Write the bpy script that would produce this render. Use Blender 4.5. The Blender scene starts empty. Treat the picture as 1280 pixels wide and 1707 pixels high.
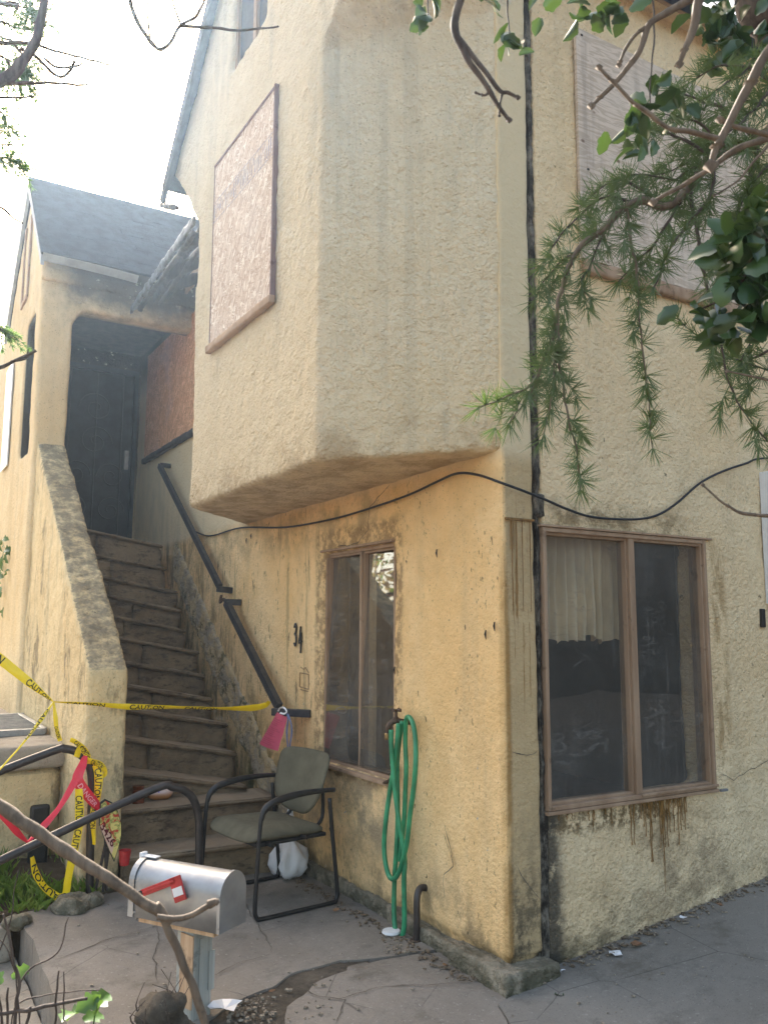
import bpy, bmesh, math, random
from mathutils import Vector, Matrix, noise as mnoise
random.seed(7)
scene = bpy.context.scene
C = scene.collection
PI = math.pi
# ---------------------------------------------------------------- camera, sky, sun, exposure
CAM = Vector((-2.597, -3.228, 1.6)); YAW = 0.53762; PITCH = 0.13500; ROLL = 0.00433; FPX = 1418.0
FW = Vector((math.sin(YAW)*math.cos(PITCH), math.cos(YAW)*math.cos(PITCH), math.sin(PITCH)))
RT = Vector((math.cos(YAW), -math.sin(YAW), 0)); UP = RT.cross(FW)
RT, UP = RT*math.cos(ROLL)+UP*math.sin(ROLL), UP*math.cos(ROLL)-RT*math.sin(ROLL)
cd = bpy.data.cameras.new('camera'); cam = bpy.data.objects.new('camera', cd); C.objects.link(cam)
M = Matrix((RT, UP, -FW)).transposed().to_4x4(); M.translation = CAM; cam.matrix_world = M
cd.sensor_fit = 'VERTICAL'; cd.sensor_height = 24.0; cd.sensor_width = 18.0; cd.lens = FPX/1707*24.0
cd.clip_start = 0.05; cd.clip_end = 2000
cd.dof.use_dof = True; cd.dof.focus_distance = 4.6; cd.dof.aperture_fstop = 6.5
scene.camera = cam
SUN_TO = Vector((0.10, 0.80, 0.66)).normalized()
world = bpy.data.worlds.new('World'); scene.world = world; world.use_nodes = True
wn = world.node_tree; bg = wn.nodes['Background']
sky = wn.nodes.new('ShaderNodeTexSky'); sky.sky_type = 'NISHITA'; sky.sun_disc = False
sky.sun_elevation = math.asin(SUN_TO.z); sky.sun_rotation = math.atan2(SUN_TO.x, SUN_TO.y)
sky.air_density = 1.0; sky.dust_density = 4.0; sky.ozone_density = 0.6
sky_tint = wn.nodes.new('ShaderNodeMix'); sky_tint.data_type = 'RGBA'; sky_tint.blend_type = 'MULTIPLY'; sky_tint.inputs[0].default_value = 1.0
sky_tint.inputs[7].default_value = (1.0, .92, .785, 1)          # warm tint on all sky light, as a camera white balance
wn.links.new(sky.outputs[0], sky_tint.inputs[6]); wn.links.new(sky_tint.outputs[2], bg.inputs[0]); bg.inputs[1].default_value = 0.12
sd = bpy.data.lights.new('sun', 'SUN'); sun = bpy.data.objects.new('sun', sd); C.objects.link(sun)
sd.energy = 4.0; sd.angle = math.radians(0.5); sd.color = (1, 0.94, 0.85)
sun.rotation_euler = SUN_TO.to_track_quat('Z', 'Y').to_euler(); sun.location = (-4, 10, 12)
vs = scene.view_settings; vs.view_transform = 'Standard'; vs.look = 'None'; vs.gamma = 1; vs.use_curve_mapping = False
vs.exposure = 2.48
HAZE = .0021
scene.cycles.max_bounces = 6; scene.cycles.diffuse_bounces = 3; scene.cycles.glossy_bounces = 3; scene.cycles.transparent_max_bounces = 8

def W(px, py, d):
    """world point seen at photo pixel px,py at depth d metres"""
    return CAM + d*(FW + RT*((px-640)/FPX) - UP*((py-853.5)/FPX))
def onp(px, py, ax, val):
    r = FW + RT*((px-640)/FPX) - UP*((py-853.5)/FPX); i = 'xyz'.index(ax)
    return CAM + r*((val-CAM[i])/r[i])

# ---------------------------------------------------------------- node helper
class NT:
    def __init__(s, name, rough=0.85, spec=0.3):
        s.m = bpy.data.materials.new(name); s.m.use_nodes = True; s.t = s.m.node_tree
        s.b = s.t.nodes['Principled BSDF']; s.b.inputs['Roughness'].default_value = rough
        s.b.inputs['Specular IOR Level'].default_value = spec
        s._p = None
    def n(s, ty, **kw):
        x = s.t.nodes.new(ty)
        for k, v in kw.items(): setattr(x, k, v)
        return x
    def put(s, sock, v):
        if isinstance(v, bpy.types.NodeSocket): s.t.links.new(v, sock)
        elif isinstance(v, (tuple, list)):
            v = tuple(v)
            if sock.type == 'RGBA' and len(v) == 3: v = v+(1,)
            sock.default_value = v
        else: sock.default_value = v
    def pos(s):
        if s._p is None: s._p = s.n('ShaderNodeNewGeometry')
        return s._p.outputs['Position']
    def nrm(s): s.pos(); return s._p.outputs['True Normal']
    def obj(s): return s.n('ShaderNodeTexCoord').outputs['Object']
    def rnd(s): return s.n('ShaderNodeObjectInfo').outputs['Random']
    def sep(s, v):
        x = s.n('ShaderNodeSeparateXYZ'); s.put(x.inputs[0], v); return x.outputs
    def map(s, v, sc=(1,1,1), rot=(0,0,0), loc=(0,0,0)):
        x = s.n('ShaderNodeMapping'); s.put(x.inputs[0], v); x.inputs['Scale'].default_value = sc
        x.inputs['Rotation'].default_value = rot; x.inputs['Location'].default_value = loc; return x.outputs[0]
    def noise(s, sc, v=None, det=4, ro=0.6, dist=0, col=False):
        x = s.n('ShaderNodeTexNoise'); s.put(x.inputs['Vector'], v if v is not None else s.pos())
        x.inputs['Scale'].default_value = sc; x.inputs['Detail'].default_value = det
        x.inputs['Roughness'].default_value = ro; x.inputs['Distortion'].default_value = dist
        return x.outputs['Color' if col else 'Fac']
    def vor(s, sc, v=None, feat='F1', out='Color', rnd=1):
        x = s.n('ShaderNodeTexVoronoi', feature=feat); s.put(x.inputs['Vector'], v if v is not None else s.pos())
        x.inputs['Scale'].default_value = sc; x.inputs['Randomness'].default_value = rnd; return x.outputs[out]
    def math(s, op, a, b=0.0, cl=False):
        x = s.n('ShaderNodeMath', operation=op, use_clamp=cl); s.put(x.inputs[0], a); s.put(x.inputs[1], b); return x.outputs[0]
    def mul(s, *a):
        r = a[0]
        for q in a[1:]: r = s.math('MULTIPLY', r, q)
        return r
    def add(s, a, b): return s.math('ADD', a, b)
    def mr(s, v, a, b, c=0.0, d=1.0):
        x = s.n('ShaderNodeMapRange', interpolation_type='SMOOTHSTEP' if True else 'LINEAR')
        for i, q in enumerate((v, a, b, c, d)): s.put(x.inputs[i], q)
        return x.outputs[0]
    def mix(s, f, a, b, bl='MIX'):
        x = s.n('ShaderNodeMix', data_type='RGBA', blend_type=bl); s.put(x.inputs[0], f); s.put(x.inputs[6], a); s.put(x.inputs[7], b)
        return x.outputs[2]
    def ramp(s, v, stops):
        x = s.n('ShaderNodeValToRGB'); s.put(x.inputs[0], v); e = x.color_ramp.elements
        while len(e) < len(stops): e.new(0.5)
        for q, (p, c) in zip(e, stops): q.position = p; q.color = tuple(c)+(1,) if len(c) == 3 else c
        return x.outputs[0]
    def bump(s, h, st=0.5, d=0.01, nm=None):
        x = s.n('ShaderNodeBump'); s.put(x.inputs['Height'], h); x.inputs['Strength'].default_value = st; x.inputs['Distance'].default_value = d
        if nm is not None: s.put(x.inputs['Normal'], nm)
        return x.outputs[0]
    def box(s, a, lo, hi, soft):
        """1 inside lo..hi with soft edges"""
        return s.mul(s.mr(a, lo-soft, lo+soft), s.mr(a, hi-soft, hi+soft, 1.0, 0.0))
    def done(s, col=None, nm=None, rough=None, **kw):
        if col is not None: s.put(s.b.inputs['Base Color'], col)
        if nm is not None: s.put(s.b.inputs['Normal'], nm)
        if rough is not None: s.put(s.b.inputs['Roughness'], rough)
        for k, v in kw.items(): s.put(s.b.inputs[k.replace('_', ' ')], v)
        return s.m

def simple(name, col, rough=0.6, var=0.25, sc=20, metal=0, spec=0.4, bump=0.15, bd=0.004):
    t = NT(name, rough, spec); v = t.noise(sc, t.obj()); v2 = t.noise(sc*6, t.obj())
    c = t.mix(t.mr(v, .3, .7), tuple(q*(1-var) for q in col), tuple(min(1, q*(1+var)) for q in col))
    return t.done(c, t.bump(v2, bump, bd), t.mr(v2, .3, .7, rough*.85, min(1, rough*1.15)), Metallic=metal)

def stucco(name, c1, c2, grey=(.36,.34,.27), greyamt=.35, extra=None, baseline=.0, bumpst=.55, dirt=1.0, lump=30):
    t = NT(name, .93, .15); P = t.pos(); x, y, z = t.sep(P)
    c = t.mix(t.mr(t.noise(1.1, P, 5, .65), .35, .65), c1, c2)
    st = t.noise(1.0, t.map(P, (5, 5, .55)), 5, .65)
    c = t.mix(t.math('MULTIPLY', t.mr(st, .48, .74), greyamt), c, grey)
    c = t.mix(t.mr(t.noise(7, P, 6, .7), .25, .8, 0, .40), c, tuple(q*.72 for q in c1))
    c = t.mix(t.mul(t.mr(t.noise(2.3, t.map(P, (1, 1, 1), loc=(7, 3, 1)), 6, .7), .55, .8), .35), c, tuple(min(1, q*1.2) for q in c2))
    # dirt caught in the pits, small chips
    pit = t.noise(85, P, 2, .5)
    c = t.mix(t.mr(pit, .62, .74, 0, .45), c, (.09, .07, .04))
    sp = t.mul(t.mr(t.noise(21, P, 3, .55), .68, .72), t.mr(t.noise(2.1, P, 2), .48, .62), dirt)
    c = t.mix(t.mul(sp, .75), c, (.07, .055, .035))
    # rising damp near the ground
    zz = t.add(z, -baseline)
    d = t.mul(t.mr(zz, 0, .55, 1, 0), t.mr(t.noise(5.5, P, 6, .7), .42, .66), dirt)
    c = t.mix(t.mul(d, .75), c, (.10, .085, .055))
    d2 = t.mul(t.mr(zz, .0, .16, 1, 0), t.mr(t.noise(9, P, 5, .7), .35, .55), dirt)
    c = t.mix(t.mul(d2, .85), c, (.045, .05, .028))
    if extra: c = extra(t, c, x, y, z)
    h = t.add(t.mul(t.noise(lump, P, 3, .55), 1.0), t.mul(t.noise(lump*2.7, P, 3, .6), .45))
    nm = t.bump(h, min(1, bumpst), .03*max(1, bumpst))
    return t.done(c, nm)

# ---------------------------------------------------------------- mesh helpers
class MB:
    def __init__(s): s.v = []; s.f = []
    def quad(s, *p):
        n = len(s.v); s.v += [tuple(q) for q in p]; s.f.append(tuple(range(n, n+len(p)))); return s
    def box(s, a, b, m=None):
        (x0,y0,z0),(x1,y1,z1) = a, b; n = len(s.v)
        vs_ = [(x0,y0,z0),(x1,y0,z0),(x1,y1,z0),(x0,y1,z0),(x0,y0,z1),(x1,y0,z1),(x1,y1,z1),(x0,y1,z1)]
        if m is not None: vs_ = [tuple(m @ Vector(q)) for q in vs_]
        s.v += vs_
        s.f += [tuple(n+i for i in q) for q in ((0,3,2,1),(4,5,6,7),(0,1,5,4),(1,2,6,5),(2,3,7,6),(3,0,4,7))]; return s
    def prism(s, poly, d):
        """poly = list of 3D points, extruded by vector d"""
        n = len(s.v); k = len(poly); d = Vector(d)
        s.v += [tuple(q) for q in poly]+[tuple(Vector(q)+d) for q in poly]
        s.f.append(tuple(range(n+k-1, n-1, -1))); s.f.append(tuple(range(n+k, n+2*k)))
        for i in range(k): j = (i+1) % k; s.f.append((n+i, n+j, n+k+j, n+k+i))
        return s
    def tube(s, pts, r, seg=8, cap=True, closed=False):
        pts = [Vector(p) for p in pts]; k = len(pts); n = len(s.v)
        rr = r if isinstance(r, (list, tuple)) else [r]*k
        prev = None
        for i, p in enumerate(pts):
            if closed: t = pts[(i+1) % k]-pts[i-1]
            else: t = pts[min(i+1, k-1)]-pts[max(i-1, 0)]
            t = t.normalized() if t.length > 1e-9 else Vector((0,0,1))
            if prev is None:
                a = Vector((0,0,1)) if abs(t.z) < .9 else Vector((1,0,0)); u = (a-t*a.dot(t)).normalized()
            else: u = (prev-t*prev.dot(t)).normalized()
            prev = u; w = t.cross(u)
            for q in range(seg):
                a = 2*PI*q/seg; s.v.append(tuple(p+(u*math.cos(a)+w*math.sin(a))*rr[i]))
        for i in range(k if closed else k-1):
            for q in range(seg):
                a = n+i*seg+q; b = n+i*seg+(q+1) % seg; i2 = (i+1) % k
                s.f.append((a, b, n+i2*seg+(q+1) % seg, n+i2*seg+q))
        if cap and not closed:
            s.f.append(tuple(n+q for q in range(seg-1, -1, -1))); s.f.append(tuple(n+(k-1)*seg+q for q in range(seg)))
        return s
    def lathe(s, prof, o=(0,0,0), seg=20):
        n = len(s.v); o = Vector(o)
        for r, z in prof:
            for q in range(seg):
                a = 2*PI*q/seg; s.v.append((o.x+r*math.cos(a), o.y+r*math.sin(a), o.z+z))
        for i in range(len(prof)-1):
            for q in range(seg):
                s.f.append((n+i*seg+q, n+i*seg+(q+1) % seg, n+(i+1)*seg+(q+1) % seg, n+(i+1)*seg+q))
        s.f.append(tuple(n+q for q in range(seg-1, -1, -1))); s.f.append(tuple(n+(len(prof)-1)*seg+q for q in range(seg)))
        return s
    def mesh(s, name):
        me = bpy.data.meshes.new(name); me.from_pydata(s.v, [], s.f); me.update(); return me
    def build(s, name, mat, parent=None, smooth=False, bevel=0, recalc=True):
        me = s.mesh(name)
        if recalc or bevel:
            bm = bmesh.new(); bm.from_mesh(me)
            if bevel:
                bmesh.ops.remove_doubles(bm, verts=bm.verts, dist=1e-5)
                bmesh.ops.bevel(bm, geom=[e for e in bm.edges if e.calc_face_angle(0) > .4], offset=bevel, segments=2, affect='EDGES', profile=.6)
            bmesh.ops.recalc_face_normals(bm, faces=bm.faces); bm.to_mesh(me); bm.free()
        if smooth:
            me.polygons.foreach_set('use_smooth', [True]*len(me.polygons))
        return link(name, me, mat, parent)
def link(name, me, mat, parent=None):
    o = bpy.data.objects.new(name, me); C.objects.link(o)
    if mat: me.materials.clear(); me.materials.append(mat)
    if parent: o.parent = parent; o.matrix_parent_inverse = parent.matrix_world.inverted() if False else Matrix.Translation(-Vector(parent.location)) 
    return o
def tag(o, label=None, cat=None, group=None, kind=None):
    if label: o['label'] = label
    if cat: o['category'] = cat
    if group: o['group'] = group
    if kind: o['kind'] = kind
    return o
def thing(name, label, cat, loc=(0,0,0), group=None):
    o = bpy.data.objects.new(name, None); C.objects.link(o); o.location = loc; o.empty_display_size = .1
    return tag(o, label, cat, group)
def catmull(pts, n=6, closed=False):
    pts = [Vector(p) for p in pts]; k = len(pts); out = []
    for i in range(k if closed else k-1):
        if closed: p0, p1, p2, p3 = pts[i-1], pts[i], pts[(i+1) % k], pts[(i+2) % k]
        else: p0, p1, p2, p3 = pts[max(i-1,0)], pts[i], pts[i+1], pts[min(i+2,k-1)]
        for j in range(n):
            t = j/n; out.append(.5*((2*p1)+(p2-p0)*t+(2*p0-5*p1+4*p2-p3)*t*t+(3*p1-p0-3*p2+p3)*t**3))
    if not closed: out.append(pts[-1])
    return out
def lerp(a, b, t): return a+(b-a)*t
def rough_solid(o, voxel=.03, smooth=3, amps=((1.6,.010),(7,.005)), seed=0):
    """union the boxes of o into one worn solid with soft edges and an uneven trowelled face"""
    md = o.modifiers.new('r', 'REMESH'); md.mode = 'VOXEL'; md.voxel_size = voxel; md.use_smooth_shade = True
    if smooth:
        m2 = o.modifiers.new('s', 'SMOOTH'); m2.iterations = smooth; m2.factor = .5
    dg = bpy.context.evaluated_depsgraph_get(); dg.update()
    me = bpy.data.meshes.new_from_object(o.evaluated_get(dg)); old = o.data; mats = [m for m in old.materials]
    o.modifiers.clear(); o.data = me; me.name = o.name
    me.materials.clear()
    for m in mats: me.materials.append(m)
    off = Vector((seed*3.1, seed*1.7, seed*2.3))
    nv = len(me.vertices); co = [0.0]*(3*nv); no = [0.0]*(3*nv)
    me.vertices.foreach_get('co', co); me.vertex_normals.foreach_get('vector', no)
    for i in range(0, 3*nv, 3):
        q = Vector(co[i:i+3])+off; d = 0
        for f, a in amps: d += a*mnoise.noise(q*f)
        co[i] += no[i]*d; co[i+1] += no[i+1]*d; co[i+2] += no[i+2]*d
    me.vertices.foreach_set('co', co)
    me.polygons.foreach_set('use_smooth', [True]*len(me.polygons)); me.update()
    return o
def text_geo(body, size=1.0):
    cu = bpy.data.curves.new('txt', 'FONT'); cu.body = body; cu.size = size; cu.resolution_u = 3; cu.offset = .018*size
    cu.align_x = 'CENTER'; cu.align_y = 'CENTER'
    o = bpy.data.objects.new('txt', cu); C.objects.link(o); dg = bpy.context.evaluated_depsgraph_get(); dg.update()
    me = bpy.data.meshes.new_from_object(o.evaluated_get(dg))
    v = [tuple(q.co) for q in me.vertices]; f = [tuple(q.vertices) for q in me.polygons]
    bpy.data.objects.remove(o); bpy.data.meshes.remove(me); bpy.data.curves.remove(cu); return v, f
# ---------------------------------------------------------------- materials
def ex_front(t, c, x, y, z):
    P = t.pos()
    # moss and grime along the stair line of the wall
    stair = t.add(t.mul(y, .80), -1.78)             # stair slope on the wall
    dz = t.math('SUBTRACT', z, stair)
    near = t.mul(t.mr(dz, .05, .75, 1, 0), t.mr(y, 1.75, 2.1))
    gr = t.mul(near, t.mr(t.noise(4.5, t.map(P, (1, 1.4, .5)), 6, .75), .42, .62))
    c = t.mix(t.mul(gr, .8), c, (.15, .12, .075))
    ms = t.mul(t.mr(dz, .0, .55, 1, 0), t.box(y, 2.0, 3.2, .15), t.mr(t.noise(3.6, t.map(P, (1, 1.5, .6), loc=(3, 1, 0)), 6, .75), .40, .53))
    c = t.mix(t.mul(ms, .92), c, (.055, .065, .018))
    # dark scabs where paint has lifted
    sc = t.mul(t.mr(t.noise(6, t.map(P, (1, 2.2, .8), loc=(0, 4, 2)), 6, .78), .57, .63), t.mr(y, 1.5, 2.4), t.mr(z, 2.5, 2.2))
    c = t.mix(t.mul(sc, .7), c, (.10, .075, .045))
    vs1 = t.mul(t.mr(t.noise(1, t.map(P, (9, 9, .7), loc=(1,5,2)), 5, .7), .55, .66), t.mr(y, .9, 2.2), .55)
    c = t.mix(vs1, c, (.30, .215, .11))
    sm_ = t.mul(t.mr(t.noise(26, t.map(P, (1, 1.4, .7)), 4, .7), .60, .66), t.mr(t.noise(2.4, t.map(P, loc=(4,4,4)), 3), .48, .60))
    c = t.mix(t.mul(sm_, .75), c, (.14, .10, .055))
    ch = t.mul(t.mr(t.noise(8, t.map(P, loc=(9,2,6)), 4, .6), .70, .72), t.mr(z, 1.3, .9))
    c = t.mix(ch, c, (.42, .39, .34))
    # grey patch under and round the window
    wy = t.box(y, 1.05, 2.1, .12); wz = t.box(z, .30, .74, .12)
    gp = t.mul(wy, wz, t.mr(t.noise(3.2, P, 6, .7), .40, .60))
    c = t.mix(t.mul(gp, .7), c, (.20, .17, .12))
    fr = t.mul(t.box(y, .93, 2.03, .03), t.box(z, .66, 2.25, .04), t.mr(t.noise(13, P, 5, .75), .40, .58))
    c = t.mix(t.mul(fr, .65), c, (.17, .10, .05))
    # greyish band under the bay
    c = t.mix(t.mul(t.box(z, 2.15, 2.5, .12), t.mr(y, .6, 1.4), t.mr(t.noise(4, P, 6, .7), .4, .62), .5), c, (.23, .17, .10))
    # pier face on the side: grey plaster with brown runs
    pier = t.mr(x, .012, .03)
    c = t.mix(t.mul(pier, .62), c, (.33, .27, .17))
    run = t.mul(pier, t.mr(t.noise(1, t.map(P, (55, 55, .8)), 3), .58, .64), t.box(z, 1.2, 2.14, .2))
    c = t.mix(t.mul(run, .75), c, (.24, .12, .03))
    edge = t.mul(t.box(x, .0, .03, .012), t.mr(y, .06, .02), t.mr(z, 2.2, 1.6), t.mr(t.noise(3, t.map(P, (1, 1, .8))), .3, .5))
    c = t.mix(t.mul(edge, .8), c, (.26, .14, .04))
    pg = t.mul(pier, t.mr(z, .9, .1), t.mr(t.noise(9, P, 6, .75), .40, .6))
    c = t.mix(t.mul(pg, .85), c, (.05, .045, .035))
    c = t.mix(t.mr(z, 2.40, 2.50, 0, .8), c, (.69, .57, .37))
    # fire soot on the porch end of the wall
    so = t.mul(t.mr(y, 4.7, 5.6), t.mr(z, 4.2, 4.75))
    c = t.mix(t.mul(so, .9), c, (.03, .028, .025))
    return c
def ex_side(t, c, x, y, z):
    P = t.pos()
    sill = t.mul(t.box(z, .60, .74, .035), t.box(x, .22, 1.2, .12), t.mr(t.noise(11, P, 6, .75), .42, .56))
    c = t.mix(t.mul(sill, .85), c, (.13, .085, .035))
    hd = t.mul(t.box(z, 2.10, 2.24, .05), t.box(x, .2, 1.3, .15), t.mr(t.noise(8, P, 6, .75), .38, .6))
    c = t.mix(t.mul(hd, .7), c, (.15, .11, .055))
    sm = t.mul(t.mr(t.add(x, t.mul(t.noise(3, t.map(P, loc=(3,3,3)), 5, .7), -.18)), .19, .27, 1, 0), t.mr(t.noise(7, P, 6, .75), .30, .46), t.mr(z, .95, .70))
    c = t.mix(t.mul(sm, .9), c, (.055, .052, .045))
    br = t.mul(t.box(x, .8, 1.6, .3), t.box(z, .12, .62, .15), t.mr(t.noise(3.3, P, 6, .72), .42, .62))
    c = t.mix(t.mul(br, .6), c, (.17, .12, .075))
    rr = t.mul(t.box(x, 1.50, 1.62, .03), t.box(z, .7, 2.1, .1), t.mr(t.noise(10, t.map(P, (1, 1, .3)), 5, .7), .42, .6))
    return t.mix(t.mul(rr, .6), c, (.26, .15, .05))
def ex_soot(t, c, x, y, z):
    P = t.pos(); n = t.noise(3.0, P, 6, .7)
    a = t.mul(t.mr(t.add(z, t.mul(n, .8)), 4.75, 5.2), t.mr(t.add(x, t.mul(n, .35)), -1.32, -.9))
    c = t.mix(t.mul(a, .9), c, (.035, .033, .032))
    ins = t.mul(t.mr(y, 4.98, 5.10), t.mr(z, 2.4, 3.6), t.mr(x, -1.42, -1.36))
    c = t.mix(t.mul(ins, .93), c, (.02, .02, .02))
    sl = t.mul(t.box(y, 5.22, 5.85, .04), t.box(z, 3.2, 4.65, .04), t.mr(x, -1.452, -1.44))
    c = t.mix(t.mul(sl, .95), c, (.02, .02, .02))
    sp = t.mul(a, t.mr(t.noise(16, P, 4, .7), .62, .68))
    return t.mix(t.mul(sp, .7), c, (.45, .40, .30))
def ex_par(t, c, x, y, z):
    P = t.pos(); up = t.sep(t.nrm())[2]
    g = t.mul(t.mr(up, .35, .6), t.mr(t.noise(12, P, 6, .75), .30, .60))
    c = t.mix(t.mul(g, .8), c, (.17, .15, .11))
    g2 = t.mul(t.mr(t.noise(3, t.map(P, (1.5, 1.5, .45)), 6, .75), .52, .64), .7)
    c = t.mix(g2, c, (.15, .12, .08))
    return c
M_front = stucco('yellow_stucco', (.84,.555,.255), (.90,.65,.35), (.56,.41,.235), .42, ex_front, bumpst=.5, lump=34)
M_side = stucco('pale_stucco', (.80,.605,.36), (.84,.675,.435), (.54,.44,.29), .42, ex_side, bumpst=.95, lump=28)
def ex_bay(t, c, x, y, z):
    P = t.pos()
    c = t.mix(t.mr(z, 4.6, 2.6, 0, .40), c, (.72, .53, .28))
    fr = t.mr(x, -.66, -.69)
    c = t.mix(t.mul(fr, .38), c, (.60, .50, .35))
    dr = t.mul(t.mr(t.noise(1, t.map(P, (11, 11, .35), loc=(4,1,1)), 5, .7), .52, .68), t.mr(x, -.69, -.66), .5)
    c = t.mix(t.mul(dr, .55), c, (.46, .40, .29))
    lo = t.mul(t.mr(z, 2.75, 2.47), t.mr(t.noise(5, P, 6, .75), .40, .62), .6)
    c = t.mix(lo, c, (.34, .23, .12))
    return c
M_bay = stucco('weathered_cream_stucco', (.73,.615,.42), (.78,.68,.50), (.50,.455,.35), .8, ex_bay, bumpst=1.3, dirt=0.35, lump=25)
M_porch = stucco('smoke_stained_stucco', (.72,.54,.30), (.78,.62,.38), (.42,.35,.24), .4, ex_soot)
M_par = stucco('worn_parapet_stucco', (.70,.53,.29), (.78,.62,.36), (.33,.28,.19), .6, ex_par)
M_foot = stucco('footing_concrete', (.37,.32,.24), (.44,.38,.29), (.16,.15,.10), .8, bumpst=1.0, dirt=.8)
def concrete(name, c1, c2, sc=1.0, speck=.5):
    t = NT(name, .88, .25); P = t.pos()
    c = t.mix(t.mr(t.noise(1.3*sc, P, 6, .7), .3, .7), c1, c2)
    c = t.mix(t.mr(t.noise(5*sc, P, 6, .75), .5, .72, 0, .55), c, tuple(q*.55 for q in c1))
    c = t.mix(t.mr(t.noise(55, P, 3, .6), .60, .72, 0, speck), c, (.40, .38, .35))
    c = t.mix(t.mr(t.noise(140, P, 2, .6), .60, .72, 0, .5), c, (.03, .03, .03))
    c = t.mix(t.mul(t.mr(t.noise(2.6, t.map(P, (1,1,1), loc=(5,2,0)), 6, .75), .55, .7), .5), c, (.09, .075, .055))
    ed = t.vor(1.7, t.map(P, (1,1,.2)), 'DISTANCE_TO_EDGE', 'Distance')
    cr = t.mul(t.mr(ed, .0, .007, 1, 0), t.mr(t.noise(1.4, P), .52, .6))
    c = t.mix(t.mul(cr, .6), c, (.05, .045, .04))
    h = t.add(t.noise(60, P, 4, .7), t.mul(t.noise(7, P, 4), 1.5))
    return t.done(c, t.bump(h, .35, .008))
M_conc = concrete('patio_concrete', (.195,.17,.14), (.27,.24,.205))
M_drive = concrete('driveway_concrete', (.175,.158,.135), (.235,.215,.186), .8, .4)
M_path = concrete('path_concrete', (.33,.28,.22), (.40,.35,.28))
def soilm(name, a, b):
    t = NT(name, .97, .1); P = t.pos()
    c = t.mix(t.mr(t.noise(6, P, 6, .75), .3, .7), a, b)
    c = t.mix(t.mr(t.noise(45, P, 4, .7), .62, .7, 0, .7), c, (.25, .21, .16))
    return t.done(c, t.bump(t.noise(30, P, 6, .8), .9, .03))
M_soil = soilm('dark_soil', (.085,.072,.056), (.19,.16,.125))
M_earth = soilm('dry_earth', (.09,.065,.04), (.16,.12,.08))
def stone():
    t = NT('dark_step_stone', .85, .3); P = t.pos()
    c = t.mix(t.mr(t.noise(3, P, 6, .7), .3, .7), (.17,.122,.078), (.33,.24,.145))
    c = t.mix(t.mr(t.noise(9, t.map(P, (1,1,2.5)), 6, .75), .5, .66, 0, .75), c, (.06,.048,.036))
    c = t.mix(t.mr(t.noise(4, t.map(P, (1,1,1), loc=(3,3,3)), 6, .75), .56, .68, 0, .6), c, (.30,.21,.11))
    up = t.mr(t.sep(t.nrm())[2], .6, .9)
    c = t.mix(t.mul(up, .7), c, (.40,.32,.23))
    h = t.add(t.noise(14, t.map(P, (1,1,2)), 5, .7, 1.0), t.mul(t.noise(60, P, 4, .7), .3))
    return t.done(c, t.bump(h, .8, .03))
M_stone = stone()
def osb(name, tint):
    t = NT(name, .8, .25); P = t.pos(); cols = []
    base = None
    wv = t.noise(7, P, 2, .5, col=True); Pw = t.mix(.06, P, wv)
    for i, (rx, s1, s2) in enumerate(((.5, 15, 66), (-.7, 18, 78), (1.3, 14, 64), (-.2, 21, 88), (1.0, 17, 74))):
        v = t.map(t.map(Pw, (1,1,1), (rx, 0, 0), (i*3, i*5, i)), (.5, s1, s2))
        vc = t.vor(1.0, v, 'F1', 'Color'); q = t.sep(vc)
        col = t.ramp(q[0], [(0, (.40,.29,.22)), (.35, (.50,.38,.30)), (.7, (.58,.47,.39)), (1, (.74,.66,.58))])
        ds = t.vor(1.0, v, 'DISTANCE_TO_EDGE', 'Distance')
        col = t.mix(t.mr(ds, 0, .10, .45, 0), col, (.16,.09,.05))
        base = col if base is None else t.mix(t.math('GREATER_THAN', q[1], .55), base, col)
    c = t.mix(1.0, base, tint, 'MULTIPLY')
    c = t.mix(t.mul(t.mr(t.noise(1.5, P, 4), .5, .7), .25), c, (.5,.45,.42))
    return t.done(c, t.bump(t.sep(base)[0], .4, .006))
M_osb = osb('grey_weathered_osb', (1.06,1.06,1.03)); M_osb2 = osb('red_brown_osb', (1.3,.86,.56))
def plyw():
    t = NT('weathered_plywood', .75, .3); P = t.pos()
    v = t.map(P, (1.2, 1, 9), (0, .16, 0)); n = t.noise(2.2, v, 4, .55, 1.2)
    w = t.math('SINE', t.mul(n, 30))
    c = t.mix(t.mr(w, -.6, .9), (.48,.38,.29), (.62,.51,.41))
    c = t.mix(t.mr(t.noise(1.7, P, 5), .45, .7, 0, .5), c, (.62,.54,.46))
    st_ = t.mul(t.mr(t.noise(1, t.map(P, (7,7,.5)), 5, .7), .5, .68), .55); c = t.mix(st_, c, (.30,.24,.19))
    kn = t.vor(3.2, t.map(P, (1,1,1.5)), 'F1', 'Distance')
    c = t.mix(t.mr(kn, .04, .075, .85, 0), c, (.14,.08,.05))
    return t.done(c, t.bump(w, .15, .003))
M_ply = plyw()
def wood(name, a, b, sc=30):
    t = NT(name, .8, .25); O = t.pos(); v = t.map(O, (sc, sc, 1.4)); n = t.noise(1, v, 5, .65)
    c = t.mix(t.mr(n, .3, .7), a, b); c = t.mix(t.mr(t.noise(9, O, 5, .7), .58, .68, 0, .6), c, tuple(q*.45 for q in a))
    return t.done(c, t.bump(n, .5, .006))
M_frame = wood('brown_window_frame', (.27,.175,.11), (.39,.27,.18), 9)
M_trim = wood('purple_brown_trim', (.16,.10,.10), (.25,.17,.16), 9)
M_sootmetal = simple('scorched_gutter_metal', (.13,.14,.15), .6, .5, 9, .4)
M_char = wood('charred_wood', (.02,.018,.017), (.07,.055,.045), 12)
M_graypost = wood('grey_painted_post', (.30,.30,.265), (.46,.455,.41), 60)
M_rawwood = wood('raw_split_wood', (.45,.28,.16), (.62,.43,.27), 40)
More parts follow.
